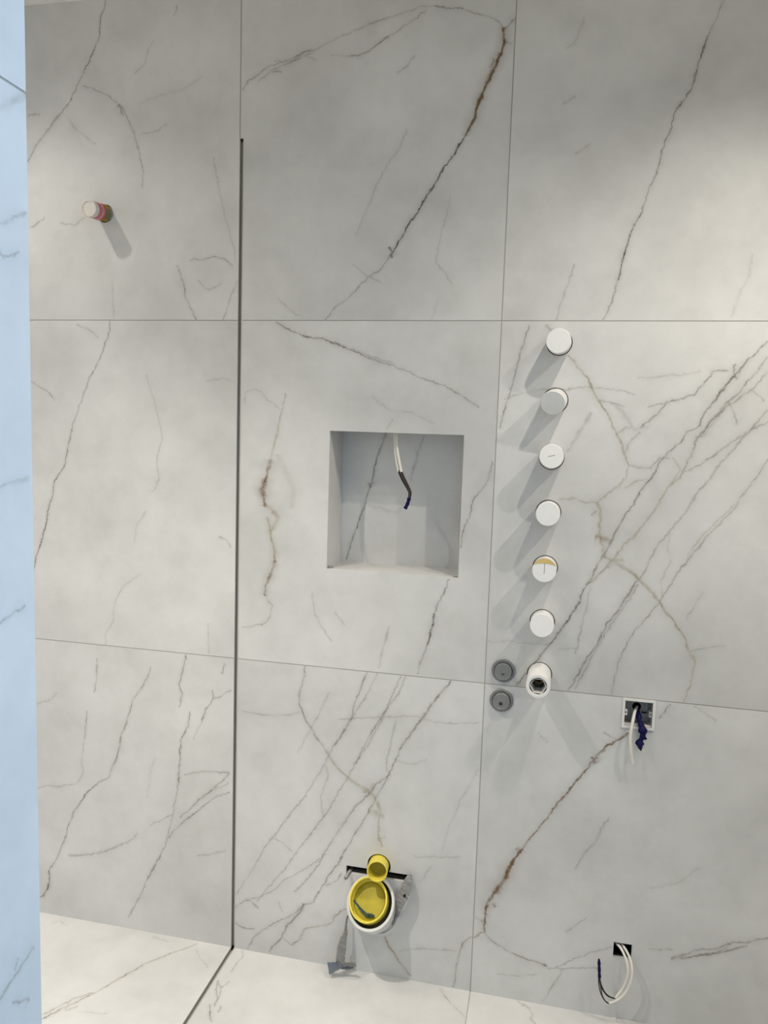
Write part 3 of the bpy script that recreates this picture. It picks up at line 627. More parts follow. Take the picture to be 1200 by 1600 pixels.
def lathe(name, prof, base, axis, mat, parent=None, seg=40, closed=False, smooth=True, shear=0.0, sv=1.0):
    """prof: list of (radius, height along axis). shear: extra height at the low side"""
    a, u, v = frame_axes(axis); base = Vector(base); bm = bmesh.new(); rings = []
    for r, h in prof:
        if r < 1e-6: rings.append([bm.verts.new(base + a * h)])
        else:
            rg = []
            for i in range(seg):
                t = 2 * math.pi * i / seg; cs, sn = math.cos(t), math.sin(t)
                rg.append(bm.verts.new(base + a * (h - shear * sn * r * (1 if h > 0 else 0)) + u * (r * cs) + v * (r * sn * sv)))
            rings.append(rg)
    pairs = list(zip(rings, rings[1:]))
    if closed: pairs.append((rings[-1], rings[0]))
    for A, B in pairs:
        if len(A) == 1 and len(B) == 1: continue
        for i in range(seg):
            j = (i + 1) % seg
            if len(A) == 1: bm.faces.new((A[0], B[i], B[j]))
            elif len(B) == 1: bm.faces.new((A[i], A[j], B[0]))
            else: bm.faces.new((A[i], A[j], B[j], B[i]))
    return from_bm(name, bm, mat, parent, smooth)

def spline(pts, n=8):
    P = [Vector(p) for p in pts]
    if len(P) < 3: return [P[0].lerp(P[-1], i / n) for i in range(n + 1)]
    out = []
    Q = [2 * P[0] - P[1]] + P + [2 * P[-1] - P[-2]]
    for i in range(1, len(Q) - 2):
        p0, p1, p2, p3 = Q[i - 1:i + 3]
        for k in range(n):
            t = k / n
            out.append(.5 * ((2 * p1) + (-p0 + p2) * t + (2 * p0 - 5 * p1 + 4 * p2 - p3) * t * t + (-p0 + 3 * p1 - 3 * p2 + p3) * t ** 3))
    out.append(P[-1]); return out

def sweep(name, pts, rad, mat, parent=None, seg=12, n=8, flat=None, smooth=True, spin=0.0):
    """tube (or flat ribbon when flat = (half width, half thickness) functions of t) along a smooth path"""
    C = spline(pts, n); bm = bmesh.new(); rings = []
    prev = None
    for i, c in enumerate(C):
        t = i / (len(C) - 1)
        d = (C[min(i + 1, len(C) - 1)] - C[max(i - 1, 0)]).normalized()
        if prev is None:
            side = d.cross(Vector((0, -1, 0)))
            if side.length < .1: side = d.cross(Vector((0, 0, 1)))
        else: side = prev - d * prev.dot(d)
        side.normalize(); prev = side.copy(); nrm = d.cross(side).normalized()
        if flat:
            hw, ht = flat[0](t), flat[1](t); sp_ = spin * t
            s_ = side * math.cos(sp_) + nrm * math.sin(sp_); n_ = nrm * math.cos(sp_) - side * math.sin(sp_)
            wob = .25 * ht * math.sin(9 * t)
            cr = random.Random(i * 7 + int(hw * 1e5))
            rings.append([bm.verts.new(c + s_ * (hw * x * cr.uniform(.9, 1.08)) + n_ * (ht * y + cr.uniform(-.9, .9) * ht)) for x, y in ((-1, -.6), (-.5, -1.3), (0, -.5), (.5, -1.2), (1, -.6), (1, .6), (.5, .8), (0, 1.4), (-.5, .8), (-1, .6))])
        else:
            r = rad(t) if callable(rad) else rad
            rings.append([bm.verts.new(c + side * (r * math.cos(2 * math.pi * k / seg)) + nrm * (r * math.sin(2 * math.pi * k / seg))) for k in range(seg)])
    m = len(rings[0])
    for A, B in zip(rings, rings[1:]):
        for k in range(m): bm.faces.new((A[k], A[(k + 1) % m], B[(k + 1) % m], B[k]))
    bm.faces.new(rings[0]); bm.faces.new(list(reversed(rings[-1])))
    return from_bm(name, bm, mat, parent, smooth)

def setting(o, label=None, cat=None):
    return tag(o, label, cat, None, 'structure')

# ------------------------------------------------------------------ measured openings
G = .0011                      # half joint
TT = .009                      # tile thickness
NX0, NX1, NZ0, NZ1, ND = .2545, .5990, 1.1055, 1.4638, .13
TUBE_R = .0285
TB = [Vector(q) for q in PT['tube_base']]; TTIP = [Vector(q) for q in PT['tube_tip']]
bx0, bx1, bz0, bz1 = 1.0145, 1.0905, .7655, .8398          # back box frame
hx0, hx1, hz0, hz1 = 1.0312, 1.0755, .1638, .2045          # square cable hole
slx0, slx1, slz0, slz1 = .3298, .5095, .2765, .2978        # slot of the toilet frame
FB, FTp = Vector(PT['flush'][0]), Vector(PT['flush'][1])
WB_, WT_ = Vector(PT['waste'][0]), Vector(PT['waste'][1])
CB_, CT_ = Vector(PT['collar'][0]), Vector(PT['collar'][1])
PKB, PKT = Vector(PT['pink'][0]), Vector(PT['pink'][1])
CHX0, CHX1, CHZ = -.0010, .0115, 2.1915                    # recessed glass channel

def slot_outline():
    R = .0315; cx, cz = FB.x, FB.z - .001
    a0 = math.asin((slz1 - cz) / R)
    pts = [(slx0, slz0), (slx1, slz0), (slx1, slz1)]
    n = 28
    for i in range(n + 1):
        t = a0 + (math.pi - 2 * a0) * i / n
        pts.append((cx + R * math.cos(t), cz + R * math.sin(t)))
    pts.append((slx0, slz1)); return pts
WASTE_HOLE = (CB_.x, .2135, .060)

HOLES = {'r1c1': [circle(PKB.x, PKB.z, .0235)],
         'r2c2': [[(NX0, NZ0), (NX1, NZ0), (NX1, NZ1), (NX0, NZ1)]],
         'r2c3': [circle(b.x, b.z, TUBE_R + .0022) for b in TB],
         'r3c2': [slot_outline(), circle(*WASTE_HOLE)],
         'r3c3': [[(bx0 + .005, bz0 + .005), (bx1 - .005, bz0 + .005), (bx1 - .005, bz1 - .005), (bx0 + .005, bz1 - .005)], [(hx0, hz0), (hx1, hz0), (hx1, hz1), (hx0, hz1)]]}

# ------------------------------------------------------------------ the main wall
cols = [(-.9 + G, 0 - G - .0006), (0 + G, XB - G), (XB + G, XB + .9 - G)]
rows = [(0.0, ZM - G), (ZM + G, ZT - G), (ZT + G, ZC)]
NAMES = {(0, 2): 'r1c1', (1, 2): 'r1c2', (2, 2): 'r1c3', (0, 1): 'r2c1', (1, 1): 'r2c2', (2, 1): 'r2c3', (0, 0): 'r3c1', (1, 0): 'r3c2', (2, 0): 'r3c3'}
def grow(h, g=.0065):
    if len(h) != 4: return h
    xs = [q[0] for q in h]; zs = [q[1] for q in h]
    return [(min(xs) - g, min(zs) - g), (max(xs) + g, min(zs) - g), (max(xs) + g, max(zs) + g), (min(xs) - g, max(zs) + g)]
allholes = [grow(h) for k in HOLES for h in HOLES[k]]
chan_slot = [(CHX0, 0), (CHX1, 0), (CHX1, CHZ), (CHX0, CHZ)]
wall = plate('wall_back', [(XL, 0.0), (CHX0, 0.0), (CHX0, CHZ), (CHX1, CHZ), (CHX1, 0.0), (XR, 0.0), (XR, ZC), (XL, ZC)], allholes, .018, M['adhesive'], None, WALLF, (0, TT, 0))
setting(wall, 'white marble-look tiled bathroom wall with grey and brown veins', 'wall')
ORG = {'c': (-.9, 0, XB), 'r': (0, ZM, ZT)}
for (c, r), key in NAMES.items():
    ox, oz = ORG['c'][c], ORG['r'][r]
    x0, x1 = cols[c]; z0, z1 = rows[r]
    if c == 0: outer = [(x0, z0), (CHX0 if r < 2 else x1, z0), (CHX0 if r < 2 else x1, z1), (x0, z1)]
    if c == 0 and r == 2: outer = [(x0, z0), (CHX0, z0), (CHX0, CHZ), (x1, CHZ), (x1, z1), (x0, z1)]
    if c == 1: outer = [(CHX1, z0), (x1, z0), (x1, z1), (CHX1, z1)]
    if c == 1 and r == 2: outer = [(CHX1, z0), (x1, z0), (x1, z1), (x0, z1), (x0, CHZ), (CHX1, CHZ)]
    if c == 2: outer = [(x0, z0), (x1, z0), (x1, z1), (x0, z1)]
    mt = marble('marble_' + key, VEINS.get(key, []), 11.0 + c * 3 + r * 7)
    rel = lambda q: [(x - ox, z - oz) for x, z in q]
    plate('tile', rel(outer), [rel(h) for h in HOLES.get(key, [])], TT, mt, wall, WALLF, (ox, -TT, oz))
for z0, z1 in rows:            # last column, beyond the picture
    plate('tile', [(0, 0), (XR - XB - .9 - G, 0), (XR - XB - .9 - G, z1 - z0), (0, z1 - z0)], [], TT, M['plain_tile'], wall, WALLF, (XB + .9 + G, -TT, z0))
# joints, a little below the tile faces
bm = bmesh.new()
e = .0009
for x in (XB, XB + .9): bm_box(bm, (x - G, e - TT, 0), (x + G, -.0002, ZC))
bm_box(bm, (-.0018, e - TT, CHZ), (.0012, -.0002, ZC))
def hjoint(z, x0, x1): bm_box(bm, (x0, e - TT, z - G), (x1, -.0002, z + G))
for z in (ZM, ZT):
    for a, b in ((XL, CHX0), (CHX1, XB - G), (XB + G, XB + .9 - G), (XB + .9 + G, XR)): hjoint(z, a, b)
bm_box(bm, (XL, e - TT, 0), (-.9, -.0002, ZC))
gj = from_bm('grout', bm, M['grout'], wall)
# niche lining: part of the wall, each panel a sub-part
nb = plate('niche_back', [(NX0 - .006, NZ0 - .006), (NX1 + .006, NZ0 - .006), (NX1 + .006, NZ1 + .006), (NX0 - .006, NZ1 + .006)], [], .008, marble('marble_niche', VEINS['niche'], 41.), wall, WALLF, (0, ND - TT, 0))
nm = marble('marble_niche_lining', [], 44., 'yz')
off = Vector((0, -TT, 0))
def child_box(name, lo, hi, mat, par):
    o = box(name, lo, hi, mat, par); o.location = (0, 0, 0); o.matrix_parent_inverse = par.matrix_basis.inverted(); return o
y1 = ND + .0
child_box('niche_side_panel', (NX0 - .006, TT - TT + .0005, NZ0 - .006), (NX0, y1, NZ1 + .006), nm, nb)
child_box('niche_side_panel', (NX1, .0005, NZ0 - .006), (NX1 + .006, y1, NZ1 + .006), nm, nb)
child_box('niche_top_panel', (NX0, .0005, NZ1), (NX1, y1, NZ1 + .006), marble('marble_niche_top', [], 46., 'xy'), nb)
child_box('niche_sill', (NX0, .0005, NZ0 - .006), (NX1, y1, NZ0), marble('marble_niche_sill', [], 47., 'xy'), nb)
# rough cut corners of the niche opening
for sx, x in ((1, NX0), (-1, NX1)):
    b_ = bmesh.new(); bm_box(b_, (min(x, x + sx * .014), -.0004, NZ0 - .003), (max(x, x + sx * .014), .004, NZ0 + (.006 if sx > 0 else .002)))
    o = from_bm('chipped_corner_filler', b_, M['chip'], nb); o.matrix_parent_inverse = nb.matrix_basis.inverted()
# added black backing: stops light leaks and keeps the wall openings dark
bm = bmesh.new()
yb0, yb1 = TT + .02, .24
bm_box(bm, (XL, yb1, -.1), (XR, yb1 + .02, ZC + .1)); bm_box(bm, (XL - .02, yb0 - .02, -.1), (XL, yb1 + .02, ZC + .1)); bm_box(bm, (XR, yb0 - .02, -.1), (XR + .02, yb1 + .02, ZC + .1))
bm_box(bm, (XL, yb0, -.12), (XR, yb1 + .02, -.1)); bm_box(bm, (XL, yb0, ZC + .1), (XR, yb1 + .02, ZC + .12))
cv_ = from_bm('void_light_block', bm, M['cavity'], wall); cv_.matrix_parent_inverse = wall.matrix_basis.inverted()

# ------------------------------------------------------------------ floor, ceiling, other walls
FLOORF = lambda u, v, d: (u, v, -d)
floor = box('floor', (XL, YD, -.06), (XR, .02, -.012), M['adhesive']); setting(floor, 'pale marble-look tiled bathroom floor', 'floor')
fy = [(0, -.9), (-.9, YD)]
fx = [(XL, CHX0, 'floor_l'), (CHX1, XB - G, 'floor_m'), (XB + G, XB + .9 - G, None), (XB + .9 + G, XR, None)]
for i, (y0, y1_) in enumerate(fy):
    for x0, x1, key in fx:
        a, b = x0, x1
        mt = marble('marble_' + key, VEINS[key], 61. + len(key) + x0, 'xy') if (i == 0 and key) else M['plain_floor']
        yt, yl = (y0 - (0 if i == 0 else G)), y1_ + G
        plate('tile', [(a, yl), (b, yl), (b, yt), (a, yt)], [], TT, mt, floor, FLOORF, (0, 0, 0))
bm = bmesh.new()
for x in (XB, XB + .9): bm_box(bm, (x - G, YD, -.012), (x + G, 0, -.0009))
for y in (-.9,): bm_box(bm, (XL, y - G, -.012), (XR, y + G, -.0009))
from_bm('grout', bm, M['grout'], floor)
ceil = box('ceiling', (XL - .1, YD, ZC), (XR + .1, .25, ZC + .05), M['paint']); setting(ceil, 'white painted bathroom ceiling', 'ceiling')

wl = box('wall_left', (XL - .10, YD, 0), (XL - TT, .009, ZC), M['grout']); setting(wl, 'shower end wall in white marble-look tile', 'wall')
SIDEP = lambda u, v, d: (-d, u, v)     # faces +x
SIDEN = lambda u, v, d: (d, u, v)      # faces -x
BACKF = lambda u, v, d: (u, -d, v)     # faces +y
zr = [(0, ZM), (ZM, ZT), (ZT, ZC)]
for y0, y1_ in ((YP + .0, -.9), (-.9, 0)):
    for z0, z1 in zr:
        plate('tile', [(y0 + G, z0 + G), (y1_ - G, z0 + G), (y1_ - G, z1 - G), (y0 + G, z1 - G)], [], TT, M['plain_tile_yz'], wl, SIDEP, (XL, 0, 0))
# partition block between the shower and the camera
pw = box('wall_partition', (XL, YD, 0), (XP - TT, YP - TT, ZC), M['grout']); setting(pw, 'tiled doorway jamb at the left picture edge in bluish daylight', 'wall')
pmat = marble('marble_partition', VEINS['part'], 77., 'yz', generic=0)
for z0, z1 in zr:
    plate('tile', [(YD, z0 + G), (YP, z0 + G), (YP, z1 - G), (YD, z1 - G)], [], TT, pmat, pw, SIDEP, (XP, 0, 0))
bm = bmesh.new()
for z in (ZM, ZT): bm_box(bm, (XP - TT, YD, z - G), (XP - .0008, YP - .0008, z + G)); bm_box(bm, (XL, YP - TT, z - G), (XP - TT, YP - .0008, z + G))
from_bm('grout', bm, M['grout'], pw)
for x0, x1 in ((XL, XP - .9), (XP - .9, XP)):
    for z0, z1 in zr:
        plate('tile', [(x0 + G, z0 + G), (x1 - (TT if x1 == XP else G), z0 + G), (x1 - (TT if x1 == XP else G), z1 - G), (x0 + G, z1 - G)], [], TT, M['plain_tile'], pw, BACKF, (0, YP, 0))
# right jamb, door head and right-hand wall of the bathroom
pj = box('wall_jamb', (XD, YD, 0), (XR, YP - TT, ZC), M['grout']); setting(pj, 'tiled wall right of the doorway, outside the picture', 'wall')
for x0, x1 in ((XD, XR),):
    for z0, z1 in zr: plate('tile', [(x0, z0 + G), (x1, z0 + G), (x1, z1 - G), (x0, z1 - G)], [], TT, M['plain_tile'], pj, BACKF, (0, YP, 0))
hd = box('wall_head', (XP, YD, ZD), (XD, YP, ZC), M['paint']); setting(hd, 'white wall above the doorway', 'wall')
wr = box('wall_right', (XR + TT, YD, 0), (XR + .10, .009, ZC), M['grout']); setting(wr, 'bathroom end wall right of the picture in marble-look tile', 'wall')
for y0, y1_ in ((YP, -.9), (-.9, 0)):
    for z0, z1 in zr: plate('tile', [(y0 + G, z0 + G), (y1_ - G, z0 + G), (y1_ - G, z1 - G), (y0 + G, z1 - G)], [], TT, M['plain_tile_yz'], wr, SIDEN, (XR, 0, 0))
# bedroom behind the camera
M['wood'] = simple('grey_oak_floor', (150, 136, 118), .5, noise=(6, .2))
bf = box('floor', (BX0, BY0, -.06), (BX1, YD, -.002), M['wood']); setting(bf, 'plain wooden floor behind the doorway', 'floor')
bc = box('ceiling', (BX0 - .1, BY0 - .1, ZC), (BX1 + .3, YD, ZC + .05), M['paint']); setting(bc, 'white ceiling of the room behind the doorway', 'ceiling')
for nm, lo_, hi_ in (('wall_bedroom_left', (BX0 - .1, BY0, 0), (BX0, YD, ZC)), ('wall_bedroom_back', (BX0 - .1, BY0 - .1, 0), (BX1 + .1, BY0, ZC)), ('wall_bedroom_near', (XR + .1, YD, 0), (BX1 + .1, YD + .1, ZC)), ('wall_bedroom_corner', (BX0 - .1, YD, 0), (XL - .1, YD + .1, ZC))):
    setting(box(nm, lo_, hi_, M['paint']), 'plain white wall of the room behind the doorway', 'wall')
bw = plate('wall_bedroom_window', [(BY0, 0), (YD, 0), (YD, ZC), (BY0, ZC)], [[(WY0, WZ0), (WY1, WZ0), (WY1, WZ1), (WY0, WZ1)]], .16, M['paint'], None, SIDEN, (BX1, 0, 0)); setting(bw, 'white wall with the daylight window behind the camera', 'wall')
win = empty('window_1', (BX1 + .1, (WY0 + WY1) / 2, WZ0)); setting(win, 'window with white frame in the right-hand wall', 'window')
bm = bmesh.new()
for lo_, hi_ in (((.0, WY0, WZ0), (.05, WY0 + .05, WZ1)), ((.0, WY1 - .05, WZ0), (.05, WY1, WZ1)), ((.0, WY0 + .05, WZ0), (.05, WY1 - .05, WZ0 + .05)), ((.0, WY0 + .05, WZ1 - .05), (.05, WY1 - .05, WZ1))): bm_box(bm, Vector(lo_) + Vector((BX1 + .01, 0, 0)), Vector(hi_) + Vector((BX1 + .01, 0, 0)))
o = from_bm('window_frame', bm, M['box_white'], win); o.matrix_parent_inverse = win.matrix_basis.inverted()
gl, nt_, b_ = new_mat('window_glass'); b_.inputs['Transmission Weight'].default_value = 1.0; b_.inputs['Roughness'].default_value = .02; b_.inputs['IOR'].default_value = 1.02
o = box('window_pane', (BX1 + .13, WY0, WZ0), (BX1 + .134, WY1, WZ1), gl, win); o.matrix_parent_inverse = win.matrix_basis.inverted()

# ------------------------------------------------------------------ ceiling downlights (above the picture)
DLAB = ['above the row of white pipe stubs', 'nearest the right-hand wall', 'over the far corner of the shower', 'over the middle of the shower']
for (x, y, wt, cone, bl), lab in zip(DOWNLIGHTS, DLAB):
    t = empty('ceiling_downlight', (x, y, ZC)); tag(t, 'small round white recessed downlight ' + lab, 'downlight', 'ceiling downlights')
    r_ = lathe('trim_ring', [(.030, 0), (.030, .004), (.042, .004), (.045, .001), (.045, 0)], (0, 0, 0), (0, 0, -1), M['box_white'], t)
    l_ = lathe('lens', [(0, .0005), (.030, .0005), (.030, .0)], (0, 0, 0), (0, 0, -1), M['lamp'], t)
    s = bpy.data.lights.new('downlight_beam', 'SPOT'); s.energy = wt; s.color = LAMP_COL; s.spot_size = math.radians(cone); s.spot_blend = bl; s.shadow_soft_size = .013
    so = bpy.data.objects.new('downlight_beam', s); COL.objects.link(so); so.parent = t; so.location = (0, 0, -.012)

# ------------------------------------------------------------------ recessed glass channel
def channel(name, label, a, b, normal, side, ends=True):
    """U profile from a to b; open towards normal; side = unit vector across; origin on its left edge"""
    t = empty(name, a); tag(t, label, 'channel', None)
    a = Vector(a); b = Vector(b); L = (b - a).length; d = (b - a) / L; n = Vector(normal); s = Vector(side)
    W_ = CHX1 - CHX0; dep = .0105
    def slab(nm, s0, s1, n0, n1, mat, l0=0.0, l1=None):
        l1 = L if l1 is None else l1
        bm = bmesh.new(); vs = []
        for l in (l0, l1):
            for q, w_ in ((s0, n0), (s1, n0), (s1, n1), (s0, n1)): vs.append(bm.verts.new(d * l + s * q + n * w_))
        for f in ((0, 1, 2, 3), (7, 6, 5, 4), (0, 4, 5, 1), (1, 5, 6, 2), (2, 6, 7, 3), (3, 7, 4, 0)): bm.faces.new([vs[i] for i in f])
        return from_bm(nm, bm, mat, t)
    slab('channel_base', 0, W_, -dep, -dep + .0015, M['chan'])
    slab('flange', 0, .0016, -dep + .0015, .0, M['chan'])
    slab('flange', W_ - .0022, W_, -dep + .0015, .0006, M['chan_light'])
    if ends: slab('end_stop', .0016, W_ - .0022, -dep + .0015, -.002, M['chan_dark'], 0, .0055)
    return t
channel('glass_channel', 'dark upright metal channel for shower glass, sunk in the tiled wall', (CHX0, 0, CHZ), (CHX0, 0, .0), (0, -1, 0), (1, 0, 0))
channel('glass_channel', 'dark metal channel for shower glass sunk in the floor', (CHX0, -.0005, 0), (CHX0, YP + .001, 0), (0, 0, 1), (1, 0, 0), False)

# ------------------------------------------------------------------ white pipe stubs
def marked(o, *a): return tag(o, *a)
TL = ['topmost white capped pipe stub, below the horizontal joint', 'second white pipe stub from the top, its shaded cap facing downwards',
      'third white pipe stub from the top with a short scratch across its cap', 'fourth white pipe stub from the top, middle of the row of seven',
      'fifth white pipe stub from the top with yellow glue on its rim', 'sixth white pipe stub, plain cap just above the open-ended one',
      'lowest white pipe stub, open at the end, above the tile joint']
for i in range(7):
    b, tip = TB[i], TTIP[i]
    ax = (tip - b); L = ax.length; ax.normalize()
    t = empty('pipe_stub', b); tag(t, TL[i], 'pipe', 'white pipe stubs in a vertical row')
    R = TUBE_R
    if i < 6:
        sh_ = -.42 if i == 1 else 0.0
        lathe('pipe_body', [(R, -.03), (R, L - .0035), (R - .001, L - .002)], (0, 0, 0), ax, M['white_pvc'], t, shear=sh_)
        cp = lathe('end_cap', [(R - .0005, L - .0035), (R - .0004, L - .0012), (R - .0016, L), (0, L + (.0004 if i != 1 else 0))], (0, 0, 0), ax, M['cap_pvc'], t, shear=sh_)
        a_, u_, v_ = frame_axes(ax)
        if i in (2, 4):
            bm = bmesh.new(); c0 = a_ * (L + .0003)
            dv = (u_ * -.3 + v_ * .95) if i == 4 else (u_ * .93 - v_ * .25 * (-1))
            if i == 4: dv = v_
            ln, wd_ = (.012, .0006) if i == 4 else (.008, .0007)
            pv = v_.cross(a_) if i == 4 else v_
            ctr = c0 + v_ * (.004 if i == 4 else .001)
            q = [ctr + dv * (s1 * ln) + (u_ if i == 4 else v_) * (s2 * wd_) + a_ * h for h in (0, .0003) for s1, s2 in ((-1, -1), (1, -1), (1, 1), (-1, 1))]
            vs = [bm.verts.new(p) for p in q]
            for f in ((0, 1, 2, 3), (7, 6, 5, 4), (0, 4, 5, 1), (1, 5, 6, 2), (2, 6, 7, 3), (3, 7, 4, 0)): bm.faces.new([vs[k] for k in f])
            from_bm('scratch', bm, M['scratch'], cp)
        if i == 4:
            bm = bmesh.new(); n = 18; A = []; B = []
            for k in range(n + 1):
                th = math.radians(28 + 124 * k / n)
                ro = R + .0003; ri = R - .0115 * math.sin(math.pi * k / n) ** .8 - .0008
                A.append([bm.verts.new(a_ * h + u_ * (-ro * math.cos(th)) + v_ * (ro * math.sin(th))) for h in (L - .004, L + .0007)])
                B.append([bm.verts.new(a_ * h + u_ * (-ri * math.cos(th)) + v_ * (ri * math.sin(th))) for h in (L - .004, L + .0007)])
            for k in range(n):
                bm.faces.new((A[k][1], A[k + 1][1], B[k + 1][1], B[k][1])); bm.faces.new((A[k][0], A[k + 1][0], A[k + 1][1], A[k][1])); bm.faces.new((B[k][0], B[k + 1][0], B[k + 1][1], B[k][1]))
            from_bm('glue_smear', bm, M['glue'], t)
    else:
        ri = .0205
        lathe('pipe_body', [(R, -.03), (R, L - .0015), (R - .001, L), (ri + .001, L), (ri, L - .001), (ri, L - .07)], (0, 0, 0), ax, M['white_pvc'], t)
        # hexagonal insert with a brass end far inside
        a_, u_, v_ = frame_axes(ax)
        lathe('hexagonal_insert', [(ri - .0004, L - .05), (ri - .0006, L - .004), (ri - .0022, L - .004), (ri - .0024, L - .05)], (0, 0, 0), ax, M['box_white'], t, seg=6, smooth=False)
        lathe('pipe_lining', [(ri - .0001, L - .012), (ri - .0001, L - .065), (.0, L - .066)], (0, 0, 0), ax, M['pipe_inside'], t)
        lathe('brass_fitting', [(.009, L - .064), (.009, L - .035), (.006, L - .034), (.006, L - .05), (0, L - .05)], tuple(v_ * .006), ax, M['brass'], t)

# ------------------------------------------------------------------ round steel buttons
for i, q in enumerate(PT['button']):
    t = empty('push_button', q); tag(t, ('upper round steel push button, above the tile joint' if i == 0 else 'lower round steel push button, below the tile joint'), 'button', 'round steel buttons beside the pipe stubs')
    lathe('base_ring', [(0, 0), (.0295, 0), (.0295, .004), (.0285, .0052), (.0232, .0052), (.0228, .0035), (0, .0035)], (0, 0, 0), (0, -1, 0), M['steel'], t)
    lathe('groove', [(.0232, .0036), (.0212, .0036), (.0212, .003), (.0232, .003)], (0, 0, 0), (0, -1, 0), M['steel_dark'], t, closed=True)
    f_ = lathe('button_face', [(.0214, .0032), (.0214, .0138), (.0204, .0150), (.0190, .0152), (.0186, .0148), (0, .0148)], (0, 0, 0), (0, -1, 0), M['steel'], t)
    if i == 0:
        bm = bmesh.new(); pts = [(-.0055, -.004), (-.0035, -.0055), (0, -.0085), (.0035, -.0055), (.0055, -.004)]
        A = [bm.verts.new((x, -.0150, z)) for x, z in pts]; B = [bm.verts.new((x, -.0146, z)) for x, z in pts]
        bm.faces.new(A); bm.faces.new(B[::-1])
        for k in range(5): bm.faces.new((A[k], A[(k + 1) % 5], B[(k + 1) % 5], B[k]))
        from_bm('arrow_mark', bm, M['steel_dark'], f_)
    else:
        lathe('dot_mark', [(0, .0151), (.0048, .0151), (.0050, .0147)], (-.001, 0, -.005), (0, -1, 0), M['steel_dark'], f_)

# ------------------------------------------------------------------ labelled pipe in the shower
ax = PKT - PKB; L = ax.length; ax.normalize(); R = .0205
t = empty('water_pipe_stub', PKB); tag(t, 'pipe stub with pink and yellow label high on the shower wall', 'pipe')
lathe('pipe_body', [(R, -.03), (R, L - .001), (R - .001, L)], (0, 0, 0), ax, M['frost'], t)
lathe('end_cap', [(R + .0004, L - .010), (R + .0006, L - .001), (R - .001, L + .0004), (R - .0028, L + .0004), (R - .0034, L - .0012), (0, L - .0012)], (0, 0, 0), ax, M['frost'], t)
lb = lathe('pink_label', [(R + .0003, .030), (R + .0006, .0302), (R + .0006, .058), (R + .0003, .0585)], (0, 0, 0), ax, M['pink'], t)
a_, u_, v_ = frame_axes(ax)
def patch(name, h0, h1, th0, th1, mat, par, lift=.0009, n=10):
    bm = bmesh.new(); rows_ = []
    for k in range(n + 1):
        th = math.radians(th0 + (th1 - th0) * k / n); rr = R + lift
        rows_.append([bm.verts.new(a_ * h + (u_ * math.cos(th) + v_ * math.sin(th)) * rr) for h in (h0, h1)])
    for A, B in zip(rows_, rows_[1:]): bm.faces.new((A[0], A[1], B[1], B[0]))
    bmesh.ops.solidify(bm, geom=bm.faces[:], thickness=.0002)
    return from_bm(name, bm, mat, par)
lw = lathe('label_stripe', [(R + .0004, .040), (R + .0009, .0402), (R + .0009, .0415), (R + .0004, .0417)], (0, 0, 0), ax, M['label_white'], lb)
for k in range(14):
    th = -170 + k * 24 + random.uniform(-3, 3)
    patch('label_print', .044, .044 + random.uniform(.0035, .0075), th, th + random.uniform(7, 13), M['label_white'], lb, n=3)
lathe('lower_band', [(R + .0003, .003), (R + .0005, .0035), (R + .0005, .0295), (R + .0003, .0298)], (0, 0, 0), ax, M['label_green'], t)
for th in (-120, 20, 150): patch('yellow_label', .005, .026, th, th + 68, M['label_yellow'], t)
lathe('red_band', [(R + .0004, .0270), (R + .0010, .0272), (R + .0010, .0310), (R + .0004, .0312)], (0, 0, 0), ax, M['red_print'], t)

# ------------------------------------------------------------------ toilet outlet
ax = (FTp - FB); L = ax.length; ax.normalize()
t = empty('flush_pipe', FB); tag(t, 'small yellow flush pipe in the slot above the waste outlet', 'pipe')
lathe('pipe_body', [(.0268, -.05), (.0270, L - .001), (.0262, L), (.0245, L), (.0240, L - .001), (.0240, -.03)], (0, 0, 0), ax, M['yellow'], t)
lathe('pipe_plug', [(.0240, L - .045), (0, L - .047)], (0, 0, 0), ax, M['yellow_deep'], t)
ax = (WT_ - WB_); L = ax.length; ax.normalize()
t = empty('waste_pipe', WB_); tag(t, 'large yellow waste pipe outlet with an open rim', 'pipe')
lathe('pipe_body', [(.0502, -.012), (.0508, L - .001), (.050, L), (.0468, L), (.0462, L - .001), (.0462, L - .026), (.043, L - .029), (.043, -.012)], (0, 0, 0), ax, M['yellow'], t, seg=56, sv=1.11)
lathe('inner_plug', [(.0432, L - .031), (.040, L - .029), (.039, L - .032), (.0, L - .033)], (0, 0, 0), ax, M['yellow_deep'], t, seg=48, sv=1.11)
a_, u_, v_ = frame_axes(ax)
tw = empty('plastic_scrap', WB_ + ax * (L - .024)); tag(tw, 'dark teal plastic scrap lying inside the yellow waste pipe', 'scrap')
sweep('stick', [tuple(u_ * -.038 + v_ * -.006 + a_ * .022), tuple(u_ * -.012 + v_ * -.028 + a_ * .006), tuple(u_ * .002 + v_ * -.036 + a_ * 0.0)], None, M['teal'], tw, flat=(lambda t: .002 + .004 * t, lambda t: .0012))
sweep('blade', [tuple(u_ * .000 + v_ * -.034), tuple(u_ * .010 + v_ * -.034), tuple(u_ * .019 + v_ * -.036)], None, M['teal'], tw, flat=(lambda t: .0065 - .002 * t, lambda t: .002))
t = empty('waste_collar', WB_); tag(t, 'white plastic collar around the yellow waste pipe', 'collar')
RC = .0632; FLX, FLZ = .4135, .1785; Lc = L - .014; co = tuple(u_ * .0055 - v_ * .0048)
lathe('collar_ring', [(RC - .001, -.004), (RC, .01), (RC, Lc - .001), (RC - .001, Lc), (RC - .0062, Lc), (RC - .007, Lc - .001), (RC - .007, -.008)], co, ax, M['collar'], t, seg=56, sv=1.09)
lathe('gasket', [(RC - .0071, L - .042), (.044, L - .044)], co, ax, M['gasket'], t, seg=56, sv=1.09)
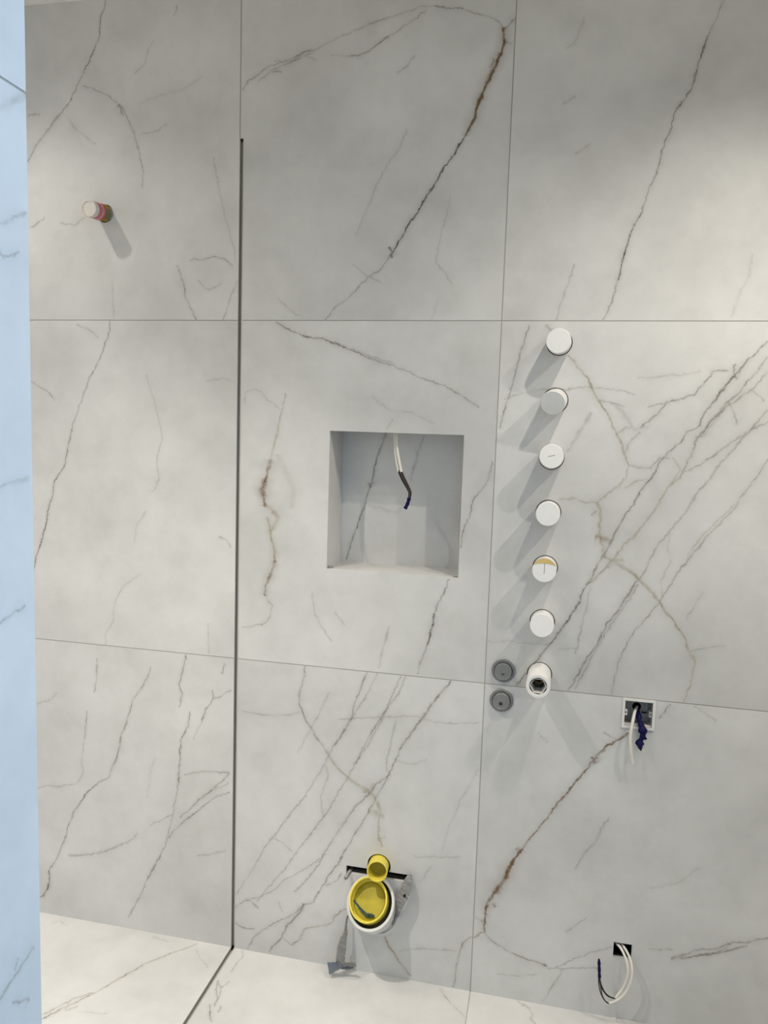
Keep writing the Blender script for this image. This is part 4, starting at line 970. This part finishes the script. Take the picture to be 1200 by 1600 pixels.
lathe('wall_flange', [(.060, 0), (.0675, 0), (.0675, .002), (.066, .0035), (.060, .0035)], (FLX - WB_.x, 0, FLZ - WB_.z), (0, -1, 0), M['collar'], t, seg=56, closed=True)
for q, lab in (('stud_l', 'long zinc threaded stud at the left end of the slot'), ('stud_r', 'short zinc stud at the right end of the slot')):
    A, B = [Vector(v) for v in PT[q]]; t_ = empty('threaded_stud', A); tag(t_, lab, 'stud', 'fixing studs in the slot')
    d_ = B - A; Ls = d_.length; prof = [(.0046, 0)]
    k = .006
    while k < Ls - .002: prof += [(.0050, k), (.0043, k + .001)]; k += .002
    lathe('threaded_rod', prof + [(.0046, Ls)], (0, 0, 0), d_, M['stud'], t_, seg=16)
    lathe('rod_end', [(.0046, Ls), (.0036, Ls + .001), (.002, Ls + .001), (.0015, Ls - .001), (0, Ls - .001)], (0, 0, 0), d_, M['stud'], t_, seg=16)
def rel(pts, o): return [tuple(Vector(p) - Vector(o)) for p in pts]
o0 = PT['strap_r'][0]
t = empty('grey_strap', o0); tag(t, 'crumpled grey plastic strap from right stud down behind the white collar', 'strap')
sweep('strap_band', rel(PT['strap_r'], o0), None, M['film'], t, flat=(lambda t: .006 + .008 * math.sin(math.pi * min(1, t * 1.1)) , lambda t: .0016), spin=.7)
st_ = Vector(PT['strap_r'][3]) - Vector(o0)
lathe('rivet', [(0, .004), (.003, .004), (.0036, .002), (.0036, 0)], tuple(st_ + Vector((.003, -.002, 0))), (0, -1, 0), M['ring_dark'], t, seg=14)
o0 = PT['strap_l'][0]
t = empty('grey_strap', o0); tag(t, 'grey plastic strap hanging under the waste collar with knotted end', 'strap')
sweep('strap_band', rel(PT['strap_l'], o0), None, M['film'], t, flat=(lambda t: .0025 + .0095 * min(1, max(0, (t - .18) / .45)), lambda t: .0013))
kn = Vector(PT['knot'][0]) - Vector(o0)
lathe('knot', [(0, -.008), (.006, -.006), (.0085, 0), (.0065, .006), (0, .008)], tuple(kn), (.25, -.2, 1), M['film_dark'], t, seg=9)
sweep('strap_tail', rel(PT['tail_l'], o0), None, M['film_dark'], t, flat=(lambda t: .006 + .0085 * t, lambda t: .0014), spin=.5)
sweep('strap_tail', rel(PT['tail_r'], o0), None, M['film'], t, flat=(lambda t: .005 + .004 * abs(t - .45) * 2, lambda t: .0014), spin=.4)
sweep('strap_tail', rel(PT['tail_r2'], o0), None, M['film_dark'], t, flat=(lambda t: .0055 - .0025 * t, lambda t: .0014), spin=-.5)

# ------------------------------------------------------------------ back box
t = empty('socket_box', (bx0, 0, bz0)); tag(t, 'open square white-rimmed socket box set in the wall', 'socket box')
def part(o, par): o.matrix_parent_inverse = par.matrix_basis.inverted(); return o
iw = .0055
def rectframe(name, x0, x1, z0, z1, w_, y0, y1, mat, par):
    o = plate(name, [(x0, z0), (x1, z0), (x1, z1), (x0, z1)], [[(x0 + w_, z0 + w_), (x1 - w_, z0 + w_), (x1 - w_, z1 - w_), (x0 + w_, z1 - w_)]], y1 - y0, mat, par, WALLF, (0, y0, 0)); return part(o, par)
rectframe('rim', bx0, bx1, bz0, bz1, iw, -.0035, .001, M['box_white'], t)
rectframe('side_walls', bx0 + iw - .0005, bx1 - iw + .0005, bz0 + iw - .0005, bz1 - iw + .0005, .0014, .001, .042, M['box_grey'], t)
kx, kz, kr = 1.0520, .8075, .0105
part(plate('back_plate', [(bx0 + iw, bz0 + iw), (bx1 - iw, bz0 + iw), (bx1 - iw, bz1 - iw), (bx0 + iw, bz1 - iw)], [circle(kx, kz, kr, 24)], .0015, M['box_grey'], t, WALLF, (0, .040, 0)), t)
part(box('lit_bottom_strip', (bx0 + iw, .001, bz0 + iw), (bx1 - iw, .012, bz0 + iw + .0025), M['box_white'], t), t)  # light on the box's bottom face painted as a white strip
for x, mt in ((bx0 + iw + .003, M['box_white']), (bx1 - iw - .004, M['box_grey'])):
    part(box('screw_lug', (x - .0035, .001, (bz0 + bz1) / 2 - .0065), (x + .0035, .022, (bz0 + bz1) / 2 + .0065), mt, t), t)
    part(lathe('screw_hole', [(0, .0002), (.0018, .0002), (.0018, -.001)], (x, .001, (bz0 + bz1) / 2 + .001), (0, -1, 0), M['ring_dark'], t, seg=14), t)
part(box('knockout_rib', (kx + .012, .036, kz - .014), (bx1 - iw - .009, .040, kz - .0125), M['ring_dark'], t), t)
part(box('knockout_rib', (bx1 - iw - .013, .034, kz - .006), (bx1 - iw - .008, .040, kz + .018), M['box_grey'], t), t)
o0 = PT['box_cable'][2]
t = empty('cable', o0); tag(t, 'white cable end hanging out of the socket box', 'cable')
sweep('sheath', rel(PT['box_cable'], o0), .0037, M['cable'], t)
o0 = PT['box_tape'][2]
t = empty('taped_wire', o0); tag(t, 'wire bundle wrapped in crumpled dark blue tape in socket box', 'wire')
def trad(u):
    return (.004 + .004 * min(1, u * 3)) * (1 + .28 * math.sin(u * 17) + .15 * math.sin(u * 41 + 1)) * (1 if u < .8 else 1 - (u - .8) * 3.6)
sweep('blue_tape_wrap', rel(PT['box_tape'], o0), trad, M['blue_tape'], t, seg=9, n=5)
bt = rel(PT['box_tape'], o0)
for q, dv, s_ in ((5, (.010, 0, -.005), .006), (6, (-.009, 0, .001), .007), (2, (-.007, 0, -.004), .005)):
    p0 = Vector(bt[q]); sweep('tape_flap', [tuple(p0), tuple(p0 + Vector(dv) * .6 + Vector((0, -.002, 0))), tuple(p0 + Vector(dv))], None, M['blue_tape'], t, flat=(lambda u, s_=s_: s_ * (1 - .75 * u), lambda u: .0007), n=4)
sweep('wire_core', rel(PT['box_tape'][:3], o0), .0028, M['wire_black'], t)

# ------------------------------------------------------------------ square cable hole with looped cables
o0 = PT['hole_a'][2]
t = empty('cable_loop', o0); tag(t, 'pair of white cables looping from the square hole to blue taped end', 'cable')
sh = sweep('sheath', rel(PT['hole_a'], o0), .0031, M['cable'], t)
sh2 = sweep('sheath', rel(PT['hole_b'], o0), .0031, M['cable'], t)
for q, mt in (('wire1', 'wire_black'), ('wire2', 'wire_black'), ('wire3', 'wire_black'), ('wire4', 'wire_black')):
    sweep('inner_wire', rel(PT[q], o0), .0013, M[mt], t, seg=8)
sweep('blue_tape_end', rel(PT['hole_tape'], o0), lambda u: .0037 * (1 + .12 * math.sin(u * 20)) * (1 if u < .85 else 1 - (u - .85) * 3), M['blue_tape'], t, seg=10)

# ------------------------------------------------------------------ niche cables
o0 = PT['n_a'][1]
t = empty('niche_cable', o0); tag(t, 'twin white cable with dark blue-taped wires hanging in the niche', 'cable')
pa = [list(PT['n_a'][0])] + PT['n_a'][1:]; pb = PT['n_b']
pa[0][2] = NZ1 + .004; pb[0][2] = NZ1 + .004
sweep('sheath', rel(pa, o0), .0034, M['cable'], t); sweep('sheath', rel(pb, o0), .0034, M['cable'], t)
sweep('inner_wire', rel(PT['n_w1'], o0), .0027, M['wire_black'], t, seg=8); sweep('inner_wire', rel(PT['n_w2'], o0), .0024, M['wire_black'], t, seg=8)
mid = [tuple((Vector(a) + Vector(b)) / 2 + Vector((0, -.002, 0))) for a, b in zip(PT['n_w1'], PT['n_w2'])]
sweep('inner_wire', rel(mid, o0), .0013, M['wire_brown'], t, seg=8)
sweep('blue_tape_end', rel(PT['n_tape'], o0), lambda u: .0046 * (1 + .1 * math.sin(u * 15)), M['blue_tape'], t, seg=10)
